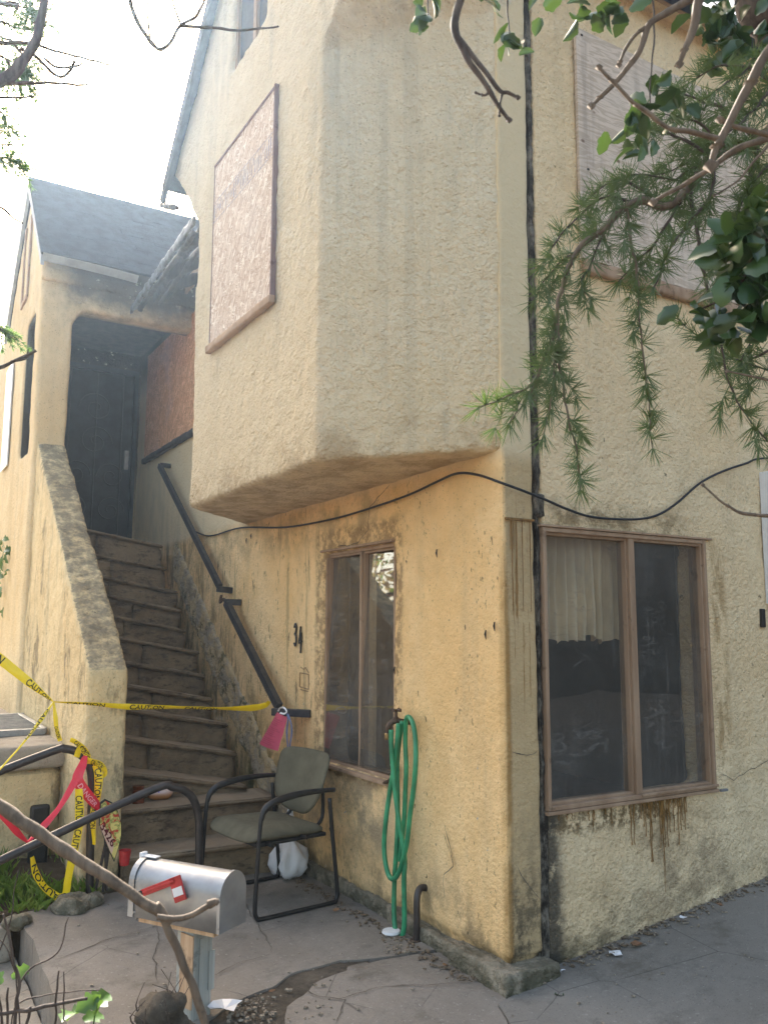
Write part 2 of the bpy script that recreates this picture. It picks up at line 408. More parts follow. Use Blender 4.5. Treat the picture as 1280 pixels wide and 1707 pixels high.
M_bark = wood('brown_bark', (.10,.075,.055), (.19,.145,.105), 60)
M_barkd = wood('dark_bark', (.05,.038,.032), (.11,.085,.07), 60)
M_twig = wood('grey_twig', (.11,.09,.08), (.20,.165,.14), 60)
M_black = simple('black_metal', (.018,.017,.017), .42, .3, 25, 0, .5)
M_pipe = simple('dark_brown_pipe_paint', (.045,.036,.032), .38, .3, 14, .1, .5)
M_rail = simple('dark_grey_rail_paint', (.04,.04,.045), .45, .3, 14, .2, .5)
M_galv = simple('galvanised_sheet', (.36,.37,.385), .5, .14, 5, .8, .5, .16)
M_galvd = simple('dull_steel', (.33,.34,.35), .5, .2, 12, .8, .5, .1)
M_red = simple('red_plastic', (.42,.03,.03), .45, .2, 18)
M_white = simple('white_plastic', (.72,.72,.73), .45, .06, 8)
M_whitepaint = simple('white_metal_paint', (.75,.76,.78), .4, .06, 8)
M_cloth = simple('olive_grey_upholstery', (.125,.112,.075), .9, .16, 7, 0, .2, .25, .002)
M_hose = simple('green_hose_rubber', (.034,.25,.115), .42, .28, 9, 0, .5, .1)
M_brass = simple('tarnished_brass', (.30,.20,.09), .4, .35, 40, .8)
M_oldbrass = simple('brown_tap_metal', (.10,.065,.045), .5, .35, 40, .5)
M_cable = simple('black_cable', (.016,.016,.018), .5, .3, 20)
M_yellow = simple('yellow_tape', (.86,.62,.01), .32, .06, 8, 0, .5, .25, .006)
M_redtape = simple('red_tape', (.72,.025,.045), .32, .08, 8, 0, .5, .25, .006)
M_ink = simple('black_ink', (.02,.02,.018), .5, .1, 8)
M_paleink = simple('pale_red_ink', (.88,.38,.42), .5, .1, 8)
M_jar = simple('brown_glass_jar', (.13,.035,.012), .15, .2, 10)
M_blue = simple('blue_ribbon', (.10,.12,.22), .6, .2, 10)
M_pink = simple('pink_paper', (.62,.10,.17), .6, .08, 9)
M_darkpink = simple('dark_pink_print', (.40,.05,.09), .6, .08, 9)
M_seam = NT('tar_seam', .95, .1); _p = M_seam.pos()
M_seam = M_seam.done(M_seam.mix(M_seam.mr(M_seam.noise(14, M_seam.map(_p, (1,1,.5)), 6, .75), .42, .66), (.035,.030,.025), (.24,.215,.175)), M_seam.bump(M_seam.noise(30, _p, 5, .75), .9, .02))
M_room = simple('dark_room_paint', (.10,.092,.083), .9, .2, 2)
M_curtain = simple('beige_curtain', (.78,.62,.42), .9, .12, 5, 0, .1)
M_shingle = simple('dark_grey_shingle', (.036,.040,.048), .92, .28, 9, 0, .1, .7, .01)
M_rake = simple('weathered_fascia', (.30,.32,.34), .7, .2, 6)
def ex_pl(t, c, x, y, z):
    n = t.noise(4, t.pos(), 6, .75); c = t.mix(t.mul(t.mr(n, .44, .56), .85), c, (.55,.41,.23))
    return t.mix(t.mul(t.mr(t.noise(6, t.map(t.pos(), (1,1,1), loc=(2,2,2)), 6, .75), .52, .62), .8), c, (.08,.08,.035))
M_plaster = stucco('bare_grey_plaster', (.36,.30,.22), (.44,.37,.28), (.16,.14,.09), .7, ex_pl, bumpst=.8)
M_door = simple('dark_security_door', (.022,.024,.028), .5, .3, 8, .3)
def glassm(name, tint, dust, refl=.80):
    t = NT(name); P = t.pos(); nt = t.t
    tr = t.n('ShaderNodeBsdfTransparent'); tr.inputs[0].default_value = tint+(1,)
    gl = t.n('ShaderNodeBsdfGlossy'); gl.inputs['Roughness'].default_value = .02; gl.inputs[0].default_value = (.95,.95,.95,1)
    fr = t.n('ShaderNodeLayerWeight'); fr.inputs[0].default_value = .5
    rf = t.math('ADD', t.math('MULTIPLY', t.math('POWER', fr.outputs['Facing'], 3.0), refl), .045, True)
    nb = t.bump(t.noise(1.1, P, 2), .06, .05); nt.links.new(nb, gl.inputs['Normal'])
    m1 = t.n('ShaderNodeMixShader'); t.put(m1.inputs[0], rf); nt.links.new(tr.outputs[0], m1.inputs[1]); nt.links.new(gl.outputs[0], m1.inputs[2])
    df = t.n('ShaderNodeBsdfDiffuse'); df.inputs[0].default_value = (.42,.40,.37,1)
    d = t.add(t.mul(t.mr(t.noise(2.2, t.map(P, (1,1,.6)), 6, .7), .38, .75), dust), t.mul(t.mr(t.noise(1, t.map(P, (40,40,1.2)), 4), .58, .72), dust*1.3))
    sw = t.noise(5, t.map(P, (.7,.7,2.2)), 5, .65, .6)
    d = t.add(d, t.mul(t.mr(t.math('ABSOLUTE', t.add(sw, -.5)), 0, .022, 1, 0), t.mr(t.noise(2.5, P), .45, .6), dust*1.8))
    d = t.math('ADD', d, dust*.60, True)
    m2 = t.n('ShaderNodeMixShader'); t.put(m2.inputs[0], d); nt.links.new(m1.outputs[0], m2.inputs[1]); nt.links.new(df.outputs[0], m2.inputs[2])
    nt.links.new(m2.outputs[0], nt.nodes['Material Output'].inputs[0]); nt.nodes.remove(t.b)
    return t.m
M_glass = glassm('dusty_window_glass', (.88,.89,.88), .075)
M_darkpane = simple('dark_attic_glass', (.02,.025,.035), .6, .3, 6, 0, .08)  # opaque dark colour for the attic panes
M_rust = simple('brown_resin_run', (.22,.115,.03), .45, .3, 30)
M_glass2 = glassm('grimy_window_glass', (.80,.80,.78), .10, 1.7)
def leafm(name, a, b, rough=.45, trans=.25):
    t = NT(name, rough, .5); r = t.rnd(); P = t.pos()
    c = t.mix(t.math('FRACT', t.add(r, t.mul(t.noise(8, P), .8))), a, b)
    nt = t.t; tl = t.n('ShaderNodeBsdfTranslucent'); t.put(tl.inputs[0], t.mix(.5, c, (.25,.42,.06)))
    mx = t.n('ShaderNodeMixShader'); mx.inputs[0].default_value = trans
    t.done(c); nt.links.new(t.b.outputs[0], mx.inputs[1]); nt.links.new(tl.outputs[0], mx.inputs[2])
    nt.links.new(mx.outputs[0], nt.nodes['Material Output'].inputs[0]); return t.m
M_leaf = leafm('glossy_green_leaf', (.018,.046,.014), (.042,.088,.024), .28, .10)
M_needle = leafm('cedar_needle', (.045,.078,.030), (.085,.125,.045), .5, .15)
M_needleb = leafm('blue_green_needle', (.05,.085,.075), (.09,.13,.11), .5, .5)
M_grass = leafm('grass_blade', (.14,.22,.03), (.30,.36,.08), .6, .35)
M_redleaf = leafm('purple_plum_leaf', (.34,.10,.12), (.62,.34,.34), .5, .6)
M_ivy = leafm('ivy_leaf', (.04,.10,.02), (.09,.17,.04), .4, .25)
M_dryleaf = leafm('dry_leaf', (.20,.10,.05), (.30,.16,.08), .7, .1)
# ---------------------------------------------------------------- ground and paving
def struct(o): o['kind'] = 'structure'; return o
g = MB(); g.quad((-70,-70,-.26),(70,-70,-.26),(70,70,-.26),(-70,70,-.26)); struct(g.build('ground', M_earth))
def sheet(name, poly, zf, mat, cell=.09, amp=.004, skirt=.25, edge=.0):
    """paving slab: worn top over a polygon, with a broken edge skirt"""
    bm = bmesh.new(); vs_ = [bm.verts.new((p[0], p[1], 0)) for p in poly]; bm.faces.new(vs_)
    xs = [p[0] for p in poly]; ys = [p[1] for p in poly]
    for a, b, ax in ((min(xs), max(xs), 0), (min(ys), max(ys), 1)):
        k = a+cell
        while k < b:
            co = [0,0,0]; no = [0,0,0]; co[ax] = k; no[ax] = 1
            bmesh.ops.bisect_plane(bm, geom=bm.verts[:]+bm.edges[:]+bm.faces[:], plane_co=co, plane_no=no); k += cell
    bd = [e for e in bm.edges if e.is_boundary]
    r = bmesh.ops.extrude_edge_only(bm, edges=bd); low = {v for v in r['geom'] if isinstance(v, bmesh.types.BMVert)}
    for v in bm.verts:
        q = Vector((v.co.x, v.co.y, 0)); z = zf(v.co.x, v.co.y)
        isb = v in low
        if isb:
            j = mnoise.noise(q*9)*.03; v.co.x += j; v.co.y += mnoise.noise(q*9+Vector((5,5,5)))*.03
        v.co.z = (z-skirt) if isb else z+amp*(mnoise.noise(q*2.2)*1.6+mnoise.noise(q*9))
        if not isb and v.is_boundary is False and any(e.other_vert(v) in low for e in v.link_edges):
            v.co.x += mnoise.noise(q*6)*edge; v.co.y += mnoise.noise(q*6+Vector((9,1,2)))*edge
            v.co.z -= abs(mnoise.noise(q*8))*edge*.6
    bmesh.ops.recalc_face_normals(bm, faces=bm.faces); me = bpy.data.meshes.new(name); bm.to_mesh(me); bm.free()
    me.polygons.foreach_set('use_smooth', [False]*len(me.polygons)); return link(name, me, mat)
drz = lambda x, y: max(0, .112*x)
struct(sheet('driveway', [(-.16,-.12),(.24,-.03),(.3,.05),(7,.05),(7,-6),(-.55,-6),(-.50,-.9)], drz, M_drive, .12, .003, .2, .01))
struct(sheet('patio_slab', [(-1.76,2.18),(-1.15,2.36),(.05,2.36),(.05,.50),(-.30,.57),(-.52,.66),(-.80,.60),(-1.12,.46),(-1.40,.30),(-1.80,.30)], lambda x, y: 0.0, M_conc, .08, .005, .27, .02))
struct(sheet('patio_slab', [(-.285,.545),(.02,.48),(.02,-.05),(-.17,-.13),(-.515,-.93),(-.58,-6),(-1.15,-6),(-1.12,-.3),(-1.06,.12),(-.95,.30),(-.74,.47),(-.50,.59)], lambda x, y: -.003, M_conc, .09, .006, .25, .02))
struct(sheet('lower_path', [(-1.78,2.10),(-1.80,-.3),(-3.4,-.3),(-3.4,1.85)], lambda x, y: -.215, M_path, .15, .004, .1, .01))
so = sheet('soil_strip', [(-.30,.70),(-1.20,.62),(-1.84,.42),(-2.2,-.3),(-2.6,-1.5),(-.9,-1.5),(-.9,-.2),(-.7,.25)], lambda x, y: -.011+.006*mnoise.noise(Vector((x*5,y*5,0)))-.05*max(0,-x-1.5), M_soil, .05, .006, .15)
struct(so)
bed = sheet('planting_bed', [(-1.12,2.30),(-1.80,2.12),(-3.6,1.80),(-3.6,3.05),(-1.1,3.05)], lambda x, y: .0+.10*max(0,(y-2.2))+.03*mnoise.noise(Vector((x*3,y*3,1))), M_earth, .06, .02, .25)
struct(bed)
# cracks in the slab
def crack(pts, w, z=0.008, name='slab_crack', up=Vector((0,0,1)), mat=None):
    m = MB(); P = []
    for i in range(len(pts)-1):
        a, b = Vector(pts[i]), Vector(pts[i+1]); n = max(2, int((b-a).length/.035))
        P += [lerp(a, b, k/n) for k in range(n)]
    P.append(Vector(pts[-1]))
    for i, p in enumerate(P): P[i] = p+Vector((mnoise.noise(p*14), mnoise.noise(p*14+Vector((7,7,7))), mnoise.noise(p*14+Vector((2,4,9)))))*.018
    for i, p in enumerate(P): P[i] = p-up*up.dot(p)+up*(up.dot(Vector(pts[0]))+z)
    for i in range(len(P)-1):
        t = (P[i+1]-P[i]).normalized(); s_ = up.cross(t)
        wa = w*(.35+.9*abs(mnoise.noise(P[i]*20)))*(min(1, i/3+.2)); wb = w*(.35+.9*abs(mnoise.noise(P[i+1]*20)))*(min(1, (len(P)-2-i)/3+.1))
        m.quad(P[i]-s_*wa, P[i]+s_*wa, P[i+1]+s_*wb, P[i+1]-s_*wb)
    return m
def gz(px, py): return tuple(onp(px, py, 'z', 0))
slab = bpy.data.objects['patio_slab']
for pts, w in (([gz(93,1603), gz(190,1565), gz(265,1545)], .005), ([gz(262,1545), gz(265,1570), gz(256,1600), gz(262,1640)], .004),
               ([gz(340,1635), gz(400,1608), gz(455,1592)], .004), ([gz(400,1495), gz(440,1560), gz(455,1592)], .003), ([gz(520,1530), gz(470,1545), gz(420,1560)], .003)):
    crack(pts, w).build('crack', M_soil, slab)
slab2 = bpy.data.objects['patio_slab.001']
for pts, w in (([gz(560,1668), gz(640,1645), gz(760,1640)], .004), ([gz(480,1640), gz(530,1662), gz(575,1668), gz(560,1707)], .004)):
    crack(pts, w, .004).build('crack', M_soil, slab2)
# concrete block by the path
bk = MB(); bk.box((-2.3,2.02,-.22),(-1.81,2.22,-.02)); rough_solid(bk.build('edging_block', M_path), .025, 2, ((4,.012),(15,.006)))
tag(bpy.data.objects['edging_block'], 'low concrete edging block between the lower path and grass bed', 'block')

# ---------------------------------------------------------------- the house
house = thing('stucco_house', 'two storey yellow stucco house with boarded upper windows and projecting bay', 'house')
wy0, wy1, wz0, wz1 = 1.034, 1.914, .743, 2.088
m = MB(); ZT = 5.42
m.box((0,0,.10),(.205,wy0,ZT)).box((0,wy1,-.1),(.205,6.95,ZT)).box((0,wy0-.05,-.1),(.205,wy1+.05,wz0)).box((0,wy0-.05,wz1),(.205,wy1+.05,ZT)).box((.02,.02,-.1),(.2,wy0,.15))
fw = m.build('front_wall', M_front, house); rough_solid(fw, .028, 1, ((1.1,.010),(5,.006),(16,.004)), 1)
x0, x1, z0, z1 = .24, 1.45, .741, 2.092
m = MB(); m.box((.245,0,-.1),(x1+.05,.2,z0)).box((.245,0,z1),(x1+.05,.2,ZT)).box((x1,0,-.1),(6.5,.2,ZT))
sw = m.build('side_wall', M_side, house); rough_solid(sw, .028, 1, ((1.1,.010),(5,.006),(16,.005)), 2)
m = MB(); m.box((6.49,0.004,-.1),(11,3.3,5.3)); m.build('added_shade_wall', M_side, house)  # unseen wing added, with longer roof, to shade ground mirrored in wide window
m = MB()
for k in range(270):
    z_ = -.05+k*.0205; n_ = mnoise.noise(Vector((0,0,z_*2.3))); n2 = mnoise.noise(Vector((4,0,z_*9)))
    hw = .016+.004*n2 if z_ > 2.3 else (.010+.005*n2 if z_ > .72 else .030+.014*n_+.008*n2)
    xc = .224+(.006*n_ if z_ > .72 else .012*n_); m.box((xc-hw,-.001-.004*n2 if z_ > 2.3 else .004,z_-.012),(xc+hw,.12,z_+.012))
m.box((.19,.03,-.05),(.26,.13,5.35))
sm = m.build('tar_seam', M_seam, house); rough_solid(sm, .009, 0, ((9,.004),(30,.005)), 5)
# seam lump above the window head
m = MB(); m.box((.20,-.012,2.15),(.27,.03,2.27)); rough_solid(m.build('seam_patch', M_seam, house), .015, 2, ((12,.014),), 6)
# footing
m = MB(); m.box((-.095,-.095,-.12),(.222,.36,.085)).box((-.055,.30,-.12),(.1,1.0,.065)).box((-.035,.9,-.12),(.1,2.2,.08))
ft = m.build('footing', M_foot, house); rough_solid(ft, .012, 0, ((3,.010),(11,.009),(34,.007)), 3)
# bay
def solid(m, lo, hi):
    n = len(m.v); k = len(lo); m.v += lo+hi
    m.f.append(tuple(range(n+k-1, n-1, -1))); m.f.append(tuple(range(n+k, n+2*k)))
    for i in range(k): j = (i+1) % k; m.f.append((n+i, n+j, n+k+j, n+k+i))
m = MB(); SZ = 2.441
pl = [(.12,.012),(0,.012),(-.7,.626),(-.7,2.68),(0,3.42),(.12,3.42)]
zt = [4.86,4.86,4.77,4.60,4.60,4.60]
solid(m, [(x,y,SZ+(.03 if i in (0,1) else 0)) for i,(x,y) in enumerate(pl)], [(x,y,z+.02) for (x,y),z in zip(pl, zt)])
pu = [(.12,-.08),(0,-.08),(-.7,-.08),(-.7,3.38),(0,3.42),(.12,3.42)]
solid(m, [(x,y,z) for (x,y),z in zip(pl, zt)], [(x,y,5.33) for x,y in pu])
def gp(poly): m.prism([(-.7,y,z) for y,z in poly], (.82,0,0))
GP = 7.06
gp([(-.08,5.31),(3.38,5.31),(3.22,5.47),(.08,5.47)]); gp([(2.077,5.44),(3.25,5.44),(2.077,6.62)]); gp([(.05,5.44),(1.435,5.44),(1.435,6.84)])
gp([(1.40,6.3),(2.1,6.3),(2.1,6.6),(1.66,GP),(1.40,6.8)])
bay = m.build('bay', M_bay, house); rough_solid(bay, .028, 2, ((1.2,.014),(5,.008),(15,.007)), 4)
# roof of the front gable
def slope(name, a, b, xa, xb, th, mat, parent):
    """roof slab from eave a=(y,z) to ridge b=(y,z)"""
    d = Vector((0, b[0]-a[0], b[1]-a[1])).normalized(); n = Vector((0,-d.z,d.y)); n = n if n.z > 0 else -n
    mm = MB(); mm.prism([(xa,a[0],a[1]),(xb,a[0],a[1]),(xb,b[0],b[1]),(xa,b[0],b[1])], n*th); return mm.build(name, mat, parent)
rl = slope('roof', (3.50,5.24), (1.65,7.09), -.76, 11, .05, M_shingle, house)
rr = slope('roof', (-.14,5.28), (1.67,7.09), -.76, 11, .05, M_shingle, house)
for a, b in (((3.53,5.16),(1.65,7.04)), ((-.18,5.19),(1.67,7.04))):
    d = Vector((0, b[0]-a[0], b[1]-a[1])).normalized(); n = Vector((0,-d.z,d.y)); n = n if n.z < 0 else -n
    mm = MB(); mm.prism([(-.775,a[0],a[1]),(-.775,b[0],b[1]),tuple(Vector((-.775,*b))+n*.09),tuple(Vector((-.775,*a))+n*.09)], (.03,0,0)); mm.build('rake_board', M_shingle, house)
mm = MB(); mm.box((.1,-.135,5.28),(11,-.112,5.40)); mm.build('fascia', M_frame, house); mm = MB(); mm.box((.1,-.112,5.31),(11,.02,5.34)); mm.build('soffit', M_side, house)

def frame_m(o, U, N):
    return Matrix((U, N, Vector((0,0,1)))).transposed().to_4x4() if False else Matrix.Translation(o) @ Matrix((U, N, Vector((0,0,1)))).transposed().to_4x4()
def window(mx, u0, u1, z0, z1, split, fw_, glass, rec=.035, drop=0, parent=house, fmat=M_frame, mull=.026, lean=.0):
    """mx maps (u, outward, z); frame, two sashes and their panes"""
    m = MB(); b = lambda a, c: m.box(a, c, mx)
    b((u0,-.10,z0),(u0+fw_,.012-rec,z1)); b((u1-fw_,-.10,z0),(u1,.012-rec,z1)); b((u0+fw_,-.10,z1-fw_),(u1-fw_,.010-rec,z1)); b((u0+fw_,-.10,z0),(u1-fw_,.014-rec,z0+fw_))
    w = m.build('window', fmat, parent, bevel=.004)
    s = MB(); 
    s.box((split-mull,-.085,z0+fw_),(split+mull,.004-rec,z1-fw_), mx); s.build('mullion', fmat, w, bevel=.004)
    for i, (a, c) in enumerate(((u0+fw_, split-mull), (split+mull, u1-fw_))):
        s = MB(); t_ = .014; n0, n1 = (-.07, -.012-rec) if i == 0 else (-.06, -.004-rec)
        s.box((a,n0,z0+fw_),(a+t_,n1,z1-fw_), mx).box((c-t_,n0,z0+fw_),(c,n1,z1-fw_), mx).box((a+t_,n0,z0+fw_),(c-t_,n1,z0+fw_+t_), mx).box((a+t_,n0,z1-fw_-t_),(c-t_,n1,z1-fw_), mx)
        s.build('sash', fmat, w, bevel=.003)
        p = MB(); y = (n0+n1)/2; tw_ = lean*.16; q0_ = [(a+t_*.6,y+lean*.5-tw_,z0+fw_+.008),(c-t_*.6,y+lean*.5+tw_,z0+fw_+.008),(c-t_*.6,y-lean*.5+tw_,z1-fw_-.008),(a+t_*.6,y-lean*.5-tw_,z1-fw_-.008)]; p.prism([tuple(mx @ Vector(q)) for q in q0_], (mx.to_3x3() @ Vector((0,.004,0)))); p.build('pane', glass, w)
    return w
mA = frame_m(Vector((0,0,0)), Vector((0,1,0)), Vector((-1,0,0))); mB = frame_m(Vector((0,0,0)), Vector((1,0,0)), Vector((0,-1,0)))
wA = window(mA, wy0-.01, wy1+.01, wz0-.01, wz1+.01, 1.455, .022, M_glass2, .03, mull=.010, lean=.056)
wB = window(mB, .243, x1+.01, z0-.01, z1+.01, .865, .022, M_glass, .0, mull=.018)
tag(wA, 'narrow brown framed sliding window beside the hose'); tag(wB, 'wide brown framed sliding window round the corner')
rd = random.Random(21)
for i in range(36):
    xx = .86+.36*((i*.618) % 1) if i < 26 else rd.uniform(.30,.82); ln = rd.choice((.05,.08,.12,.17,.24,.30)) if xx > .85 else rd.choice((.03,.05,.08,.20))
    if i == 0: xx, ln = 1.03, .46
    P_ = [(xx+.003*math.sin(k*1.3+i), -.004-.002*mnoise.noise(Vector((xx*9, k*.4, 0))), z0-.03-ln*k/9) for k in range(10)]
    m = MB(); m.tube(P_, [.0032*(1-.55*k/9)+(.0014 if k == 9 else 0) for k in range(10)], 6); m.build('resin_run', M_rust, house)
for i in range(7):
    xx = rd.uniform(.03,.18); ln = rd.choice((.08,.15,.30,.45)); P_ = [(xx, -.006, 2.13-ln*k/9) for k in range(10)]
    m = MB(); m.tube(P_, [.0030*(1-.5*k/9) for k in range(10)], 6); m.build('resin_run', M_rust, house)
m = MB(); m.box((.015,-.007,2.125),(.195,.01,2.137)); m.build('resin_run', M_rust, house, bevel=.004)
# uneven sills and head drips
m = MB(); m.box((.235,-.016,z0-.03),(x1+.02,.03,z0-.012)); m.box((.87,-.025,z0+.002),(x1+.01,-.01,z0+.016)); m.build('sill', M_frame, wB, bevel=.004)
m = MB(); m.box((.225,-.018,z1+.012),(x1+.06,.02,z1+.024)); m.build('drip_cap', M_frame, wB, bevel=.004)
m = MB(); m.box((-.03,wy0-.03,wz0-.035),(.02,wy1+.04,wz0-.012)); m.build('sill', M_frame, wA, bevel=.004)
m = MB(); m.box((-.02,wy0-.03,wz1+.012),(.02,wy1+.03,wz1+.028)); m.build('drip_cap', M_frame, wA, bevel=.004)
m = MB(); m.box((x1+.02,-.03,z0-.028),(x1+.08,-.015,z0-.014)); m.build('sill_stub', M_galvd, wB, bevel=.004)
# room behind the two windows
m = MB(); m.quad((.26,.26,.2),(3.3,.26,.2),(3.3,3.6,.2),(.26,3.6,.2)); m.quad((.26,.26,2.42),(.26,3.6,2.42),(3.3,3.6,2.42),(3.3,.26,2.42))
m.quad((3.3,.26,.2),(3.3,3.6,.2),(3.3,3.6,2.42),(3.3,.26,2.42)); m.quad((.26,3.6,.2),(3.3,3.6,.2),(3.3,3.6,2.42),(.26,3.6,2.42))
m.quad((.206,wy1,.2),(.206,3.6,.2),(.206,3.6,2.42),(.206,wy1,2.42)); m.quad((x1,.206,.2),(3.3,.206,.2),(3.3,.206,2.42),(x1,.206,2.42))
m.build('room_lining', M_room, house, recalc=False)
def curtain(mx, u0, u1, ztop, zbot, n=90, amp=.03, parent=house):
    m = MB(); R = 10
    for i in range(n+1):
        u = lerp(u0, u1, i/n)
        for j in range(R+1):
            zb = zbot(i/n); z = lerp(ztop, zb, j/R); f = .75+.25*j/R
            d = amp*f*(math.sin(i*.75+2*mnoise.noise(Vector((i*.08, 0, j*.1))))+.5*mnoise.noise(Vector((i*.3, 3, j*.2))))
            m.v.append(tuple(mx @ Vector((u+.01*mnoise.noise(Vector((i*.2, j*.3, 0))), -.17+d, z))))
    for i in range(n):
        for j in range(R): a = i*(R+1)+j; m.f.append((a, a+R+1, a+R+2, a+1))
    return m.build('curtain', M_curtain, parent, smooth=True)
cu = curtain(mB, .26, .95, 2.12, lambda t: 1.54+.05*mnoise.noise(Vector((t*7,2,0)))+.02*mnoise.noise(Vector((t*25,5,0)))-.13*max(0,1-t/.22)); 
curtain(mA, 1.50, 1.62, 2.2, lambda t: .7, 20, .012)
# upper gable window
mG = frame_m(Vector((-.7,0,0)), Vector((0,1,0)), Vector((-1,0,0)))
wG = window(mG, 1.425, 2.087, 5.46, 6.32, 1.75, .04, M_darkpane, .04); wG['label'] = 'dark attic window under the gable peak'
# board fixed over the bay window
m = MB(); m.box((1.30,-.5,5.36),(2.2,-.25,6.4), mG); m.build('attic_lining', M_room, house)
m = MB(); m.box((1.222,.004,3.531),(2.287,.022,4.854), mG); ob = m.build('board', M_osb, house); ob['label'] = 'pale grey chipboard sheet over the bay window'
for a, c in (((1.205,.0,3.50),(1.222,.034,4.87)), ((1.20,.0,4.854),(2.295,.03,4.868)), ((2.287,.0,3.53),(2.297,.026,4.854))):
    m = MB(); m.box(a, c, mG); m.build('trim', M_trim, ob, bevel=.003)
m = MB(); m.box((1.19,.0,3.475),(2.31,.05,3.53), mG); s = m.build('sill', M_frame, ob); rough_solid(s, .012, 1, ((9,.006),(30,.004)), 3)
# faded printed band on the board: two rules and blurred strokes
mk = NT('faded_blue_print', .8); q = mk.pos(); M_print = mk.done(mk.mix(mk.mr(mk.noise(30, q, 4), .4, .62), (.40,.36,.36), (.22,.24,.34)))
m = MB(); n0, n1 = .0225, .0235
m.box((1.225,n0,4.575),(2.285,n1,4.579), mG).box((1.225,n0,4.43),(2.285,n1,4.434), mG)
for i in range(34):
    u = 1.24+i*.031; w = random.choice((.004,.006,.01)); h0 = random.choice((0,0,.03,.06)); m.box((u,n0,4.45+h0),(u+w,n1,4.56-random.choice((0,0,.03))), mG)
m.build('printed_mark', M_print, ob)
m = MB(); m.box((4.6,.012,3.53),(6.50,.03,4.75), mA); o2 = m.build('board', M_osb2, house); o2['label'] = 'red brown chipboard sheet over the window beside the stairs'
m = MB(); m.box((4.6,.0,3.46),(6.53,.055,3.525), mA); s = m.build('sill', M_char, o2); rough_solid(s, .015, 1, ((9,.008),(30,.004)), 3)
# plywood on the side wall
tl = Matrix.Rotation(math.radians(.6), 4, 'Y')
m = MB(); m.box((.544,.01,3.583),(2.05,.03,4.943), mB); pw = m.build('board', M_ply, house, bevel=.002); pw['label'] = 'pinkish plywood sheet over the side window behind the cedar'
m = MB(); m.box((.56,.0,3.50),(2.06,.045,3.578), mB); s = m.build('sill', M_frame, pw); rough_solid(s, .013, 1, ((8,.008),(24,.006)), 3)
m = MB()
for u, z in ((.58,4.9),(.6,4.1),(.62,3.64),(.66,3.64),(.69,3.64),(1.1,3.66)): m.box((u,.03,z),(u+.014,.034,z+.010), mB)
m.build('nail', M_char, pw)
# white pipe chase and cable clamp at the right
m = MB(); m.box((1.99,.0,1.75),(2.09,.07,2.55), mB); wc = m.build('white_duct', M_whitepaint, house, bevel=.006)
m = MB(); m.box((1.92,.0,1.61),(1.955,.02,1.72), mB); m.build('bracket', M_black, house, bevel=.006)
# house number 3 4 and the ghost of a letter box
def digit(ch, pts, y, z, h):
    m = MB(); P = catmull([(-.012, y-(a*.42)*h, z+b*h) for a, b in pts], 5); m.tube(P, .0075, 6); return m
digit('3', [(0,.82),(.25,1),(.5,.85),(.38,.6),(.15,.53),(.42,.45),(.55,.2),(.3,0),(.02,.12)], 2.345, 1.47, .155).build('house_number', M_black, house)
d4 = digit('4', [(.32,1),(.2,.7),(.0,.33),(.2,.34),(.62,.38)], 2.262, 1.44, .165); d4.tube(catmull([(-.012, 2.262-.19*.165, 1.44+.75*.165),(-.012, 2.262-.18*.165, 1.44+.3*.165),(-.012, 2.262-.17*.165, 1.44-.12*.165)], 4), .0075, 6); d4.build('house_number', M_black, house)
m = MB()
def wl(*pts): m.tube([(-.003, y, z) for y, z in pts], .0025, 5)
wl((2.26,1.285),(2.12,1.28)); wl((2.26,1.285),(2.262,1.19)); wl((2.262,1.19),(2.12,1.18)); wl((2.12,1.28),(2.118,1.18)); wl((2.25,1.325),(2.2,1.31),(2.17,1.325),(2.12,1.29)); wl((2.25,1.17),(2.12,1.165))
gm = simple('brown_stain', (.24,.15,.08), .9, .3, 30); m.build('letterbox_outline', gm, house)
# wall cracks, nails and holes
XN = Vector((-1,0,0)); YN = Vector((0,-1,0))
for pts in ([(0,.50,.62),(0,.44,.50),(0,.42,.42),(0,.50,.36),(0,.50,.24)], [(0,.42,.42),(0,.46,.50),(0,.50,.56)], [(0,1.05,2.44),(0,1.28,2.33),(0,1.30,2.2),(0,1.42,2.13),(0,1.72,2.12)]):
    crack(pts, .004, .012, up=XN).build('wall_crack', M_soil, house)
for pts in ([(1.50,0,.80),(1.60,0,.77),(1.72,0,.80),(1.95,0,.86)], [(.03,0,1.02),(.12,0,1.0),(.19,0,1.02)], [(.05,0,.5),(.12,0,.40),(.19,0,.33)]):
    crack(pts, .004, .012, up=YN).build('wall_crack', M_soil, house)
for y, z in ((.55,2.0),(.13,1.57),(.06,1.61),(1.75,.34),(.98,1.36),(2.52,.96),(3.2,2.33),(3.3,2.3)):
    m = MB(); m.tube([(-.012,y,z+.02),(-.014,y+.003,z),(-.012,y,z-.025)], [.003,.006,.002], 6); m.build('hole', M_char, house)
m = MB(); m.lathe([(.0,.0),(.03,.0),(.035,.02),(.02,.03),(.0,.03)], (0,0,0), 12)
o = m.build('vent_stub', M_char, house); o.location = W(617,762,4.93); o.rotation_euler = (.9,0,.4)

